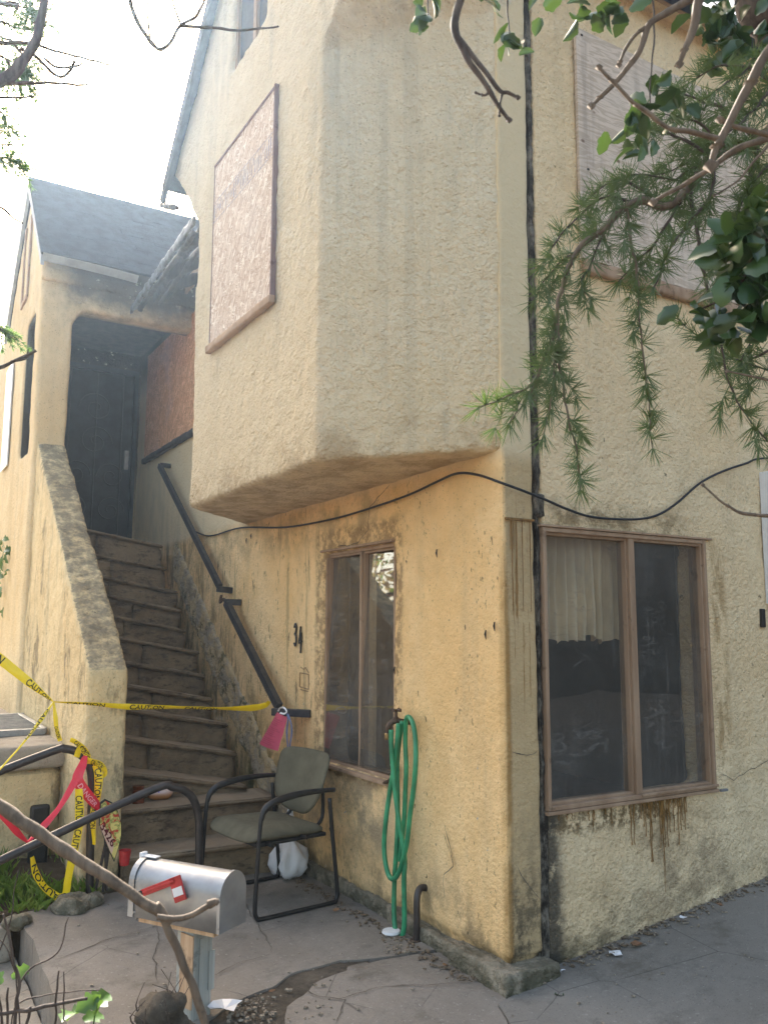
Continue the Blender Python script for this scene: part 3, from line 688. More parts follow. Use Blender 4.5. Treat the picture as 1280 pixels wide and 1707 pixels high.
# ---------------------------------------------------------------- porch and burnt eave (still the same building)
m = MB()
m.box((-1.46,4.9,-.3),(-1.17,5.2,5.1)).box((-1.46,4.9,4.57),(.05,5.1,5.1))
m.box((-1.46,5.1,-.3),(-1.26,5.25,5.1)).box((-1.46,5.2,-.3),(-1.26,5.8,3.25)).box((-1.46,5.2,4.6),(-1.26,5.8,5.1)).box((-1.46,5.75,-.3),(-1.26,12,5.06))
m.prism([(-1.46,4.92,5.08),(-1.46,7.2,5.05),(-1.46,6.04,6.27)], (.2,0,0))
m.box((-1.3,6.9,2.3),(-.98,7.1,5.1)).box((-1.0,6.9,4.62),(.05,7.1,5.1)).box((-.05,6.9,2.3),(.06,7.1,5.1))
m.prism([(-1.20,4.9,4.60),(-1.20,4.9,4.40),(-1.08,4.9,4.60)], (0,.2,0))
pw_ = m.build('porch_wall', M_porch, house); rough_solid(pw_, .035, 2, ((1.2,.012),(6,.006)), 8)
m = MB(); m.box((-1.27,5.09,4.86),(.03,6.92,4.92)); m.build('porch_ceiling', M_char, house)
ro = slope('porch_roof', (4.80,5.00), (6.04,6.32), -1.50, 1.0, .02, M_shingle, house)
slope('roof', (7.32,4.98), (6.04,6.32), -1.50, 1.0, .04, M_shingle, house)
d = Vector((0,1.24,1.32)); Ln = d.length; d.normalize(); nrm_ = Vector((0,-d.z,d.y))
K = 17
for i in range(K):
    a = Vector((0,4.78,4.98))+d*(Ln*i/K)+nrm_*.022; b = a+d*(Ln/K*1.25)
    mm = MB(); j = random.uniform(-.004,.004)
    nt = 12; xs = [-1.51]+[lerp(-1.51, 1.0, (q+(.5 if i%2 else .0)+random.uniform(-.15,.15))/nt) for q in range(1, nt)]+[1.0]
    for q in range(nt):
        jj = random.uniform(0,.006); aa = a+d*jj; h = .014+random.uniform(0,.004)
        mm.prism([(xs[q]+.0006,aa.y,aa.z),(xs[q+1]-.0006,aa.y,aa.z),(xs[q+1]-.0006,b.y,b.z-.0),(xs[q]+.0006,b.y,b.z)], nrm_*h)
    mm.build('shingle_course', M_shingle, ro)
m = MB()
for side, e in ((4.80,5.00),(7.32,4.98)):
    a = Vector((-1.50,side,e)); b = Vector((-1.50,6.04,6.32)); m.prism([a,b,b+Vector((0,0,-.12)),a+Vector((0,0,-.10))], (.03,0,0))
m.build('rake_board', M_rake, house)
m = MB(); P = [(-1.49,4.76,4.99),(-1.1,4.76,4.985),(-.8,4.755,4.97),(-.62,4.74,4.95)]
for a, b in zip(P, P[1:]): m.prism([a,b,(b[0],b[1]+.05,b[2]-.045),(a[0],a[1]+.05,a[2]-.045)], (0,-.012,.012))
m.build('gutter', M_rake, house)
m = MB(); m.box((-1.47,4.86,4.80),(.03,4.92,4.92)); s = m.build('frieze_board', M_porch, house); rough_solid(s, .015, 1, ((4,.008),(20,.006)), 4)
# burnt eave between bay and porch
def plank(m, a, b, w, th, up=Vector((0,0,1))):
    a = Vector(a); b = Vector(b); t = (b-a).normalized(); s_ = t.cross(up).normalized(); u = s_.cross(t)
    n = len(m.v)
    for p in (a, b):
        for i, j in ((-1,-1),(1,-1),(1,1),(-1,1)): m.v.append(tuple(p+s_*(th/2*i)+u*(w/2*j)))
    m.f += [(n+3,n+2,n+1,n),(n+4,n+5,n+6,n+7)]+[(n+i,n+(i+1)%4,n+4+(i+1)%4,n+4+i) for i in range(4)]
for a, b, w, th, mat in (((-.63,3.02,4.80),(-.66,4.80,4.63),.085,.03,M_sootmetal), ((-.60,3.10,4.73),(-.62,4.65,4.60),.05,.04,M_char),
    ((-.62,3.35,4.72),(.0,3.35,5.10),.11,.05,M_char), ((-.60,3.9,4.68),(.0,3.9,5.05),.11,.05,M_char), ((-.52,4.4,4.72),(.0,4.4,5.0),.10,.05,M_char),
    ((-.50,3.0,4.86),(-.45,4.80,4.80),.12,.025,M_char), ((-.33,3.2,4.95),(-.30,4.85,4.90),.14,.025,M_char), ((-.14,3.2,5.05),(-.12,4.85,5.0),.16,.025,M_frame),
    ((-.70,3.25,4.98),(-.66,3.9,5.30),.04,.03,M_char), ((-.45,3.5,4.75),(-.62,4.0,4.42),.05,.02,M_char)):
    m = MB(); plank(m, a, b, w, th); s = m.build('burnt_board', mat, house); rough_solid(s, .014, 1, ((7,.012),(22,.008)), int(abs(a[1])*9))
# security door with scrollwork
m = MB(); m.box((-.98,6.93,2.50),(-.05,6.975,4.62)); dr = m.build('door', M_door, house, bevel=.005); dr['label'] = 'dark metal security door with scroll ornaments'
m = MB(); m.box((-1.0,6.88,2.45),(-.955,6.925,4.66)).box((-.075,6.88,2.45),(-.03,6.925,4.66)).box((-.955,6.88,4.60),(-.075,6.925,4.66)); m.build('door_frame', M_door, dr)
def spiral(cx, cz, r, turns, s): return [(cx+s*r*(1-t*.85)*math.cos(t*turns*2*PI), 6.915, cz+r*(1-t*.85)*math.sin(t*turns*2*PI)) for t in [i/28 for i in range(29)]]
for cx, cz, r, s in ((-.3,2.95,.17,1),(-.3,3.35,.17,-1),(-.7,2.95,.17,-1),(-.7,3.35,.17,1),(-.5,3.75,.2,1),(-.5,4.15,.2,-1)):
    m = MB(); m.tube(spiral(cx, cz, r, 1.6, s), .006, 6); m.build('scroll', M_black, dr)
m = MB()
for x in (-.2,-.5,-.8): m.tube([(x,6.915,2.55),(x,6.915,4.58)], .008, 6)
m.build('door_bar', M_black, dr)
m = MB(); m.box((-.155,6.895,3.45),(-.105,6.93,3.68)); h = m.build('handle', M_galvd, dr, bevel=.006)
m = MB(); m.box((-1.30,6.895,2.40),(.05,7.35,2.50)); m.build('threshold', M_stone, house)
# trim and panel on the left side wall of the porch
m = MB(); m.box((-1.485,6.5,3.3),(-1.47,7.0,4.45)); m.build('side_panel', M_whitepaint, house)
m = MB(); m.box((-1.475,5.83,4.95),(-1.445,5.9,5.85)).box((-1.475,6.2,4.95),(-1.445,6.27,5.85)).box((-1.475,5.9,4.95),(-1.445,6.2,5.0)); m.build('gable_vent_trim', M_frame, house)

# ---------------------------------------------------------------- staircase
st = thing('staircase', 'steep dark stone staircase with a sloping stucco parapet', 'staircase', (-.65,3.6,0))
S = [(2.20,.205,.0),(2.52,.415,.01),(2.79,.455,.19),(3.10,.65,.19),(3.35,.84,.19),(3.59,1.02,.19),(3.86,1.195,.19),(4.11,1.385,.19),(4.34,1.575,.19),(4.58,1.755,.19),(4.78,1.935,.18),(5.01,2.17,.16),(5.27,2.415,.16)]
XL = -1.17
def worn(m, name, mat, parent, amp, sd, cell=.045):
    me = m.mesh(name); bm = bmesh.new(); bm.from_mesh(me); bmesh.ops.recalc_face_normals(bm, faces=bm.faces)
    bmesh.ops.bevel(bm, geom=bm.edges[:], offset=.010, segments=2, affect='EDGES')
    for _ in range(5):
        es = [e for e in bm.edges if e.calc_length() > cell*1.6]
        if not es: break
        bmesh.ops.subdivide_edges(bm, edges=es, cuts=1, use_grid_fill=True)
    bmesh.ops.triangulate(bm, faces=bm.faces); bm.normal_update()
    off = Vector((sd*1.3, sd*2.1, sd*.7))
    nn = {v: v.normal.copy() for v in bm.verts}
    for v in bm.verts:
        q = v.co+off; v.co += nn[v]*(amp*(1.3*mnoise.noise(q*6)+.8*mnoise.noise(q*15)+.4*mnoise.noise(q*34)))
    bm.to_mesh(me); bm.free(); me.polygons.foreach_set('use_smooth', [True]*len(me.polygons)); return link(name, me, mat, parent)
for i, (y, z, k) in enumerate(S):
    xr = -.03 if i < 2 else -.13+.03*math.sin(i*2.1)
    zl = z+k*(xr-XL); ny = S[i+1][0]+.10 if i < len(S)-1 else 7.2; zp = S[i-1][1] if i else 0; kp = S[i-1][2] if i else 0; zpl = zp+kp*(xr-XL)
    th = .034
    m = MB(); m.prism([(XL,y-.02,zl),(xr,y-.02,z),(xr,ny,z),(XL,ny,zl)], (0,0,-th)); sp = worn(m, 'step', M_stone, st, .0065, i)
    cuts = [XL, lerp(XL, xr, random.uniform(.35,.62)), xr] if i > 1 else [XL, xr]
    for a, b in zip(cuts, cuts[1:]):
        fa = (a-XL)/(xr-XL); fb = (b-XL)/(xr-XL); ta, tb = lerp(zl, z, fa)-th, lerp(zl, z, fb)-th; ba, bb = lerp(zpl, zp, fa)-.10, lerp(zpl, zp, fb)-.10
        if i == 0: ba = bb = -.1
        yy = y+.012+random.uniform(-.006,.006)
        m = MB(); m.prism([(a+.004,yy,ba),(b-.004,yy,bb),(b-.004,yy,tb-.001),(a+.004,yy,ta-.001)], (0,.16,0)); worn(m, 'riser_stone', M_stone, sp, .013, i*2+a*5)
# core so that no light leaks through
m = MB(); m.prism([(XL,2.7,-.2),(XL,2.95,.18),(XL,5.45,1.95),(XL,7.2,2.1),(XL,7.2,-.2)], (XL*-1-.2,0,0)); m.build('core', M_soil, st)
m = MB(); m.prism([(-1.42,2.30,-.3),(-1.42,2.30,1.335),(-1.42,5.0,3.32),(-1.42,5.0,-.3)], (.245,0,0)); pa = m.build('parapet', M_par, st); rough_solid(pa, .022, 3, ((1.4,.012),(6,.008),(18,.007)), 11)
# broken plaster edge of the wall along the flight
m = MB()
for i in range(110):
    t = i/109; y = lerp(2.40, 5.22, t); z = lerp(.36, 2.40, t)+.03+.05*mnoise.noise(Vector((t*9,1,0)))+.05*mnoise.noise(Vector((t*31,4,0))); m.box((-.020-.016*mnoise.noise(Vector((t*14,8,0))), y-.03, z-.34), (.02, y+.03, z))
be = m.build('broken_plaster_edge', M_plaster, house); rough_solid(be, .014, 0, ((5,.008),(16,.010),(40,.008)), 13)
# ---------------------------------------------------------------- handrails on the wall
def bar(m, a, b, w, h, up=Vector((0,0,1))): plank(m, a, b, h, w, up)
X = -.11
hr = thing('wall_handrail', 'upper length of dark steel handrail, from the door down to mid stairs', 'handrail', (X,4.6,2.6), 'handrails on the stair wall')
m = MB(); bar(m, (X,5.56,3.28), (X,3.62,1.93), .04, .055); m.build('rail', M_rail, hr, bevel=.004)
m = MB(); bar(m, (X,5.54,3.285), (0,5.54,3.285), .045, .045); m.build('bracket', M_rail, hr, bevel=.004)
m = MB(); bar(m, (X-.02,3.63,1.915), (0,3.63,1.905), .05, .05); m.build('bracket', M_rail, hr, bevel=.004)
m = MB(); m.tube([(-.05,4.62,2.85),(-.05,4.62,3.02)], .008, 6); m.build('pin', M_rail, hr)
h2 = thing('wall_handrail', 'lower length of dark steel handrail, with the pink notice tied to its foot', 'handrail', (X,2.9,1.4), 'handrails on the stair wall')
m = MB(); bar(m, (X,3.46,1.80), (X,2.36,1.045), .045, .06); m.build('rail', M_rail, h2, bevel=.004)
m = MB(); bar(m, (X-.02,3.44,1.80), (0,3.42,1.80), .05, .05); m.build('bracket', M_rail, h2, bevel=.004)
m = MB(); bar(m, (X-.06,2.33,1.02), (0.0,2.08,1.02), .045, .05); m.build('bracket', M_rail, h2, bevel=.004)
m = MB(); m.tube(catmull([(X,3.58,1.86),(X-.02,3.55,1.80),(X,3.52,1.83),(X,3.48,1.79)], 4), .012, 6); m.build('broken_weld', M_oldbrass, h2)
# ---------------------------------------------------------------- pipe railings by the path
def pipe_rail(label, pts, posts, r=.024):
    t = thing('pipe_railing', label, 'railing', posts[0][0], 'pipe railings by the lower path')
    m = MB(); m.tube(catmull(pts, 8), r, 14); m.build('rail', M_pipe, t, smooth=True)
    for a, b in posts[1:]: m = MB(); m.tube([a, b], r*.95, 12); m.build('post', M_pipe, t, smooth=True)
pipe_rail('dark pipe railing curving down behind the mailbox', [(-.795,1.95,-.02),(-.80,1.95,.30),(-.81,1.95,.46),(-.86,1.95,.585),(-.97,1.95,.645),(-1.12,1.95,.635),(-1.91,1.95,.345),(-2.7,1.95,.06),(-2.95,1.95,-.1)], [((-.8,1.95,0),(0,0,0)), ((-2.3,1.95,-.25),(-2.3,1.95,.19))])
YR = 2.20
rp_ = [onp(*q, 'y', YR) for q in ((150,1520),(151,1400),(154,1315),(149,1276),(131,1255),(108,1248),(92,1251),(0,1286),(-160,1352))]
pipe_rail('dark pipe railing wrapped with red and yellow tape at its post', rp_, [(rp_[0],(0,0,0)), ((rp_[-1].x+.1,YR,-.25),(rp_[-1].x+.1,YR,rp_[-1].z+.04))])
# ---------------------------------------------------------------- ledge with floor grate
lg = thing('basement_ledge', 'stained concrete ledge with a metal grate left of the stair parapet', 'ledge', (-2.2,4,0))
m = MB(); m.box((-3.6,2.97,-.3),(-1.41,8,.66)); s = m.build('base', M_par, lg); rough_solid(s, .05, 1, ((3,.01),), 2)
m = MB(); m.box((-3.6,2.93,.655),(-1.40,8,.815)); s = m.build('cap', M_path, lg); rough_solid(s, .035, 2, ((3,.010),(9,.008)), 3)
m = MB(); m.box((-2.6,3.50,.815),(-1.45,3.56,.86)).box((-2.6,4.75,.815),(-1.40,4.80,.86)).box((-1.47,3.56,.815),(-1.43,4.75,.86)); gr = m.build('grate_frame', M_galvd, lg, bevel=.004)
for i in range(15): m = MB(); y = 3.60+i*.078; bar(m, (-2.6,y,.845), (-1.475,y,.845), .014, .03); m.build('grate_bar', M_galvd, gr)
m = MB(); m.box((-1.62,2.86,-.05),(-1.50,2.92,.44)); b_ = m.build('iron_strap', M_black, lg, bevel=.02)
tb = thing('planter_board', 'weathered loose boards lying on the ledge beside the wall', 'boards', (-2,5.6,.83))
for i in range(4): m = MB(); y = 5.2+i*.34; m.box((-3,y,.825),(-1.75+.1*(i%2),y+.22,.85+.012*i)); m.build('board', M_graypost, tb, bevel=.004)
# ---------------------------------------------------------------- mailbox
mbx = W(311,1540,3.6); mbx.z = 0; ax = Vector((.53,-.85,0)).normalized(); sx = Vector((ax.y,-ax.x,0))   # ax points to the near (back) end
mm_ = Matrix((sx, ax, Vector((0,0,1)))).transposed().to_4x4(); mm_.translation = mbx
mb = thing('mailbox', 'galvanised rural mailbox with a red flag on a peeling wooden post', 'mailbox', mbx)
def arch(w, h, k=12): return [(-w/2,0)]+[(-w/2*math.cos(PI*i/k), h-w/2+w/2*math.sin(PI*i/k)) for i in range(k+1)]+[(w/2,0)]
def loft(m, prof, ya, yb, mx):
    n = len(m.v); k = len(prof)
    for y in (ya, yb): m.v += [tuple(mx @ Vector((x, y, z))) for x, z in prof]
    for i in range(k-1): m.f.append((n+i, n+i+1, n+k+i+1, n+k+i))
    m.f.append((n+k-1, n, n+k, n+2*k-1))
Z0 = W(311,1532,3.6).z; bxm = mm_ @ Matrix.Translation((0,0,Z0)); w_, h_, L_ = .172, .222, .475
pr = arch(w_, h_, 18)
m = MB(); loft(m, pr, -L_/2, L_/2, bxm); body = m.build('body', M_galv, mb, recalc=True)
for p_ in body.data.polygons: p_.use_smooth = abs(p_.normal.z) > .02 or True
for p_ in body.data.polygons:
    if p_.normal.z < -.9: p_.use_smooth = False
m = MB(); loft(m, arch(w_+.004, h_+.003, 18), L_/2-.012, L_/2+.003, bxm); n = len(m.v); m.f.append(tuple(range(n-len(pr), n))); m.build('back_plate', M_galv, mb)
m = MB(); loft(m, arch(w_+.010, h_+.006, 18), -L_/2-.008, -L_/2+.022, bxm); n = len(m.v); m.f.append(tuple(range(n-2*len(pr), n-len(pr)))); dd = m.build('front_door', M_galv, mb)
m = MB(); m.box((-.018,-L_/2-.022,h_-.004),(.018,-L_/2-.006,h_+.020), bxm).box((-.018,-L_/2-.02,h_+.005),(.018,-L_/2+.07,h_+.010), bxm); m.build('latch', M_whitepaint, dd, bevel=.003)
m = MB(); m.tube([bxm @ Vector((0,-L_/2-.012,h_+.012)), bxm @ Vector((0,-L_/2-.03,h_-.01)), bxm @ Vector((0,-L_/2-.028,h_-.05))], .003, 6); m.build('pull_wire', M_galvd, dd)
# seam ribs on the flank, rivets and base lip
for yy in (-.17,.17):
    for q in (0,.012): 
        m = MB(); m.tube([bxm @ Vector((s_*(w_/2+.0008),yy+q,z)) for s_, z in ((-1,.06),(-1,.12))], .0016, 5); m.build('rib', M_galv, body)
# the flag sits on the flank that faces the camera
FS = -1 if (mm_.to_3x3() @ Vector((-1,0,0))).dot(CAM-mbx) > 0 else 1
fx = FS*(w_/2+.012)
m = MB(); pz = .075
def fl(y, z): return bxm @ Vector((fx, y, z))
plank(m, fl(-.165,.105), fl(.0,.175), .022, .006, up=bxm.to_3x3() @ Vector((FS,0,0)))
m2 = MB(); bx2 = bxm @ Matrix.Translation((fx,-.165,.105)) @ Matrix.Rotation(math.atan2(.07,.165), 4, 'X')
m2.box((-.004,.0,-.015),(.004,.20,.015), bx2).box((-.004,.165,-.085),(.004,.228,.015), bx2).box((-.008,.0,-.004),(.008,.19,.005), bx2)
fg = m2.build('flag', M_red, mb, bevel=.003)
m = MB(); m.box((-.0055,.170,-.062),(.0055,.223,-.028), bx2); m.build('sticker', M_white, fg)
m = MB(); m.tube([bxm @ Vector((FS*w_/2,-.165,.105)), bxm @ Vector((FS*(w_/2+.022),-.165,.105))], .013, 10); m.build('pivot', M_black, fg)
for yy, zz in ((.235,.02),(.235,.14),(-.21,.02)):
    m = MB(); m.tube([bxm @ Vector((FS*w_/2,yy,zz)), bxm @ Vector((FS*(w_/2+.004),yy,zz))], .005, 8); m.build('rivet', M_galvd, body)
m = MB(); m.box((-.07,-.20,-.022),(.07,.20,-.001), bxm); m.build('mount_board', M_rawwood, mb)
rp = Matrix.Translation((mbx.x+.03, mbx.y-.03, 0)) @ Matrix.Rotation(.35, 4, 'Z')
m = MB(); m.box((-.052,-.052,-.2),(.052,.052,Z0-.02), rp); po = m.build('post', M_graypost, mb, bevel=.005)
m = MB(); m.box((-.060,-.06,.05),(-.054,.02,Z0-.04), rp); m.build('split_edge', M_rawwood, po)
m = MB(); m.box((.03,-.062,.1),(.058,-.054,Z0-.12), rp).box((-.02,-.058,.0),(.0,-.0535,Z0-.06), rp); m.build('paint_flake', M_graypost, po)
# earth clod at its foot
m = MB(); m.lathe([(.15,-.15),(.16,.0),(.14,.10),(.11,.18),(.085,.25),(.06,.31),(.01,.325)], W(268,1680,2.95)*Vector((1,1,0)) if False else (W(268,1690,2.95).x, W(268,1690,2.95).y, 0), 16)
s = m.build('earth_clod', M_earth); rough_solid(s, .012, 0, ((5,.05),(13,.045),(32,.022)), 5); tag(s, 'lump of dark dried earth at the foot of the mailbox post', 'earth')
s.data.materials.clear(); s.data.materials.append(M_soil)
cc = W(268,1690,2.95)
for i in range(14):
    a = i*2.4; r_ = .05+.06*((i*7)%5)/5; b0 = Vector((cc.x+r_*math.cos(a), cc.y+r_*math.sin(a), .30-.6*r_)); m = MB()
    m.tube(catmull([b0, b0+Vector((.03*math.cos(a*1.7), .03*math.sin(a*1.3), .04)), b0+Vector((.05*math.cos(a*2.1), .05*math.sin(a*1.1), .07+.03*(i%3)))], 3), [.003]*4+[.0012]*3, 5); m.build('root', M_barkd, s)
# ---------------------------------------------------------------- chair
ch = thing('armchair', 'olive upholstered office armchair with black sled frame by the stairs', 'chair', (-.46,1.70,0))
Fv = Vector((-.985,-.13,0)).normalized(); Wv = Vector((-Fv.y, Fv.x, 0)); Wv = -Wv if Wv.y < 0 else Wv
cm = Matrix((Fv, Wv, Vector((0,0,1)))).transposed().to_4x4(); cm.translation = Vector((-.46,1.69,0))
def cp(f, w, z): return cm @ Vector((f, w, z))
for s_ in (-1, 1):
    w = .325*s_
    P = [cp(-.215,w,.60),cp(-.235,w,.42),cp(-.275,w,.10),cp(-.272,w,.03),cp(-.24,w,.012),cp(0,w,.012),cp(.22,w,.012),cp(.262,w,.03),cp(.272,w,.09),cp(.262,w,.30),cp(.25,w,.50),cp(.235,w,.565),cp(.18,w,.61)]
    m = MB(); m.tube(catmull(P, 5), .0125, 10); m.build('sled_leg', M_black, ch, smooth=True)
    P = [cp(.245,w,.535),cp(.225,w,.59),cp(.17,w,.622),cp(.05,w,.645),cp(-.10,w,.652),cp(-.25,w,.646)]
    Q = catmull(P, 6); m = MB()
    for i in range(len(Q)-1): pass
    m.tube(Q, [.0135+.007*math.sin(PI*min(1, i/(len(Q)-1)*1.1)) for i in range(len(Q))], 10); m.build('armrest', M_black, ch, smooth=True)
m = MB(); m.tube([cp(-.06,-.325,.40),cp(-.06,.325,.40)], .011, 8); m.build('cross_bar', M_black, ch); m = MB(); m.tube([cp(.17,-.325,.39),cp(.17,.325,.39)], .011, 8); m.build('cross_bar', M_black, ch)
def cushion(prof, name):
    """prof(u,v) -> centre point, thickness, normal"""
    n, k = 20, 20; m = MB()
    for side in (1, -1):
        for i in range(n+1):
            for j in range(k+1): m.v.append(tuple(prof(i/n*2-1, j/k*2-1, side)))
    A = (n+1)*(k+1)
    for i in range(n):
        for j in range(k):
            a = i*(k+1)+j; m.f.append((a, a+k+1, a+k+2, a+1)); m.f.append((A+a+1, A+a+k+2, A+a+k+1, A+a))
    for i in range(n):
        for j in (0, k): a = i*(k+1)+j; b = a+k+1; m.f.append((a, b, A+b, A+a))
    for j in range(k):
        for i in (0, n): a = i*(k+1)+j; b = a+1; m.f.append((a, b, A+b, A+a))
    return m.build(name, M_cloth, ch, smooth=True)
def sq(u, v, e=5): # squircle
    r = (abs(u)**e+abs(v)**e)**(1/e); k = max(abs(u), abs(v)); return (u*k/r, v*k/r) if r > 1e-6 else (0, 0)
def seat(u, v, s):
    a, b = sq(u, v, 6); ed = max(abs(u), abs(v)); t = .038*(1-ed**6)+.006
    return cp(.01+a*.265, b*.285*(1+.06*a), .425+s*t+.012*a-.012*(1-b*b)+(-.03*max(0, a-.75)*4 if a > .75 else 0))
cushion(seat, 'seat')
def back(u, v, s):
    a, b = sq(u, v, 7 if v > 0 else 3.2); ed = max(abs(u), abs(v)); t = .022*(1-ed**6)+.005
    hw = .265*(1+.06*b); z = .655+b*.185
    if b < 0: hw *= 1-.30*b*b
    return cp(-.255-.05*b+.05*(a*a)+s*t, a*hw, z)
cushion(back, 'backrest')
m = MB(); m.tube(catmull([cp(-.20,-.18,.40),cp(-.27,-.17,.46),cp(-.28,-.16,.60)], 4), .011, 8).tube(catmull([cp(-.20,.18,.40),cp(-.27,.17,.46),cp(-.28,.16,.60)], 4), .011, 8); m.build('back_support', M_black, ch)
m = MB(); m.box((-.235,-.27,.375),(.24,.27,.398), cm); m.build('seat_pan', M_black, ch, bevel=.01)
# white carrier bag behind the chair
m = MB(); bc = Vector((-.15,2.06,.0))
m.lathe([(.02,.0),(.09,.004),(.135,.03),(.155,.07),(.150,.11),(.125,.15),(.085,.19),(.05,.225),(.032,.26),(.03,.31),(.028,.36),(.022,.41),(.012,.45)], bc, 36)
s = m.build('carrier_bag', M_white)
for v in s.data.vertices:
    q = v.co-bc; a = math.atan2(q.y, q.x); f = 1+.13*math.sin(a*5+q.z*14)+.08*math.sin(a*9-q.z*20)+.35*mnoise.noise(v.co*12)+.14*mnoise.noise(v.co*28); v.co.x = bc.x+q.x*f*.7+.05*q.z; v.co.y = bc.y+q.y*f*.85+.10*q.z; v.co.z += .03*mnoise.noise(v.co*14)
s.data.polygons.foreach_set('use_smooth', [True]*len(s.data.polygons)); tag(s, 'crumpled white plastic bag behind the armchair', 'bag')
# ---------------------------------------------------------------- faucet and hose
def aw(px, py, x=-.06): return onp(px, py, 'x', x)
fc = thing('faucet', 'brown wall tap with a small cross handle beside the narrow window', 'faucet', (-.05,.90,1.1))
fa = aw(663,1203,-.07)
m = MB(); m.tube(catmull([(0,fa.y-.035,fa.z+.0),(-.05,fa.y-.02,fa.z),(-.09,fa.y,fa.z+.005),(-.12,fa.y+.012,fa.z-.02),(-.125,fa.y+.016,fa.z-.06)], 5), [.017]*10+[.016]*8+[.014]*3, 10); m.build('spout', M_oldbrass, fc, smooth=True)
hb = Vector((-.085,fa.y-.005,fa.z))
m = MB(); m.lathe([(.016,0),(.018,.02),(.010,.03),(.009,.055),(.006,.06)], hb, 12); m.build('stem', M_oldbrass, fc)
m = MB()
for a in range(4): m.tube([hb+Vector((0,0,.062)), hb+Vector((.030*math.cos(a*PI/2+.5), .030*math.sin(a*PI/2+.5), .064))], [.006,.010], 8)
m.build('handle', M_oldbrass, fc)
m = MB(); m.lathe([(.017,-.03),(.019,-.02),(.019,.0),(.016,.006)], (-.125,fa.y+.016,fa.z-.065), 12); m.build('coupling', M_brass, fc)
hz = lambda x, y: (320+x/2.667, 1150+y/2.667)
def hp(pts, xs): return [onp(*hz(a, b), 'x', x) for (a, b), x in zip(pts, xs)]
ho = thing('garden_hose', 'green garden hose looped over the wall tap', 'hose', (-.1,.85,.5))
H1 = [(886,178),(886,240),(892,330),(905,470),(922,600),(940,700),(946,770),(942,850),(944,960),(943,1050),(932,1100),(915,1108),(903,1060),(898,980),(900,850),(908,720),(914,600),(914,470),(912,330),(922,220),(935,140)]
X1 = [-.125,-.125,-.12,-.115,-.11,-.10,-.10,-.10,-.10,-.10,-.10,-.10,-.10,-.09,-.08,-.075,-.07,-.07,-.07,-.07,-.07]
H2 = [(918,150),(912,230),(900,330),(878,460),(862,580),(854,690),(862,780),(882,836),(908,832),(932,775),(955,680),(968,560),(984,450),(994,330),(993,220),(982,150),(966,122),(952,135),(948,230),(952,340),(948,450),(944,560),(934,660),(922,760)]
X2 = [-.10]*4+[-.115]*6+[-.12]*4+[-.10,-.09,-.08,-.07]+[-.06]*6
m = MB(); m.tube(catmull(hp(H1, X1), 6), .0132, 10); m.build('hose_loop', M_hose, ho, smooth=True)
m = MB(); m.tube(catmull(hp(H2, X2), 6), .0132, 10); m.build('hose_loop', M_hose, ho, smooth=True)
# stand pipe and hook near the foot of the wall
sp_ = thing('stand_pipe', 'short rusty drain pipe at the wall foot beside the hose', 'pipe', (-.07,.62,0))
p0 = onp(690,1575,'x',-.085); m = MB(); m.tube(catmull([(0.02,p0.y+.02,.24),(-.03,p0.y+.02,.25),(-.06,p0.y+.01,.21),(-.068,p0.y,.10),(-.075,p0.y,-.03)], 5), .018, 10); m.build('pipe', M_pipe, sp_, smooth=True)
m = MB(); m.lathe([(.034,0),(.036,.02),(.028,.03)], (-.075,p0.y,-.02), 12); m.build('collar', M_oldbrass, sp_)
m = MB(); m.tube(catmull([aw(640,1305,-.02),aw(650,1300,-.06),aw(656,1285,-.07),aw(652,1275,-.03)], 4), .010, 8); k = m.build('wall_hook', M_oldbrass, None, smooth=True); tag(k, 'rusty iron hook under the corner of the narrow window', 'hook')
# ---------------------------------------------------------------- cable
cb = [(-.02,4.795,2.552),(-.02,4.2,2.42),(-.02,3.42,2.417),(-.03,2.5,2.33),(-.03,1.75,2.31),(-.03,1.2,2.325),(-.03,.795,2.349),(-.03,.5,2.385),(-.03,.332,2.399),(-.03,.16,2.365),(-.035,-.02,2.301),(.10,-.03,2.27),(.24,-.04,2.234),(.38,-.035,2.20),(.543,-.03,2.173),(.73,-.03,2.172),(.917,-.03,2.186),(1.06,-.03,2.22),(1.208,-.03,2.294),(1.40,-.03,2.42),(1.579,-.03,2.501),(1.82,-.03,2.58),(2.094,-.03,2.645),(3.2,-.03,2.72)]
m = MB(); m.tube(catmull(cb, 6), .0068, 8); c_ = m.build('wall_cable', M_cable, None, smooth=True); tag(c_, 'black cable sagging along the walls and round the corner', 'cable')
# ---------------------------------------------------------------- tape
def ribbon(m, pts, width, twist, n=8, crease=.0):
    """returns frames so that lettering can be laid on the band"""
    P = catmull(pts, n); N = len(P); fr = []; s = 0
    for i, p in enumerate(P):
        t = (P[min(i+1, N-1)]-P[max(i-1, 0)]).normalized(); f = i/(N-1)*(len(pts)-1); a = int(min(f, len(pts)-2)); g_ = f-a
        tw = lerp(twist[a], twist[a+1], g_); wd = .84*lerp(width[a], width[a+1], g_)
        v = (CAM-p).normalized(); nn = (v-t*v.dot(t)).normalized(); sd_ = nn.cross(t)
        d = sd_*math.cos(tw)+nn*math.sin(tw); nr = t.cross(d).normalized()
        if i: s += (p-P[i-1]).length
        fr.append((s, p, d, nr, wd))
    k = len(m.v); R = 5
    for s, p, d, nr, wd in fr:
        for j in range(R):
            q = j/(R-1)*2-1; bul = crease*(1-q*q)+.0025*mnoise.noise(Vector((s*16, j*.6, 2))); m.v.append(tuple(p+d*(q*wd/2)+nr*bul))
    for i in range(N-1):
        for j in range(R-1): a = k+i*R+j; m.f.append((a, a+1, a+R+1, a+R))
    return fr
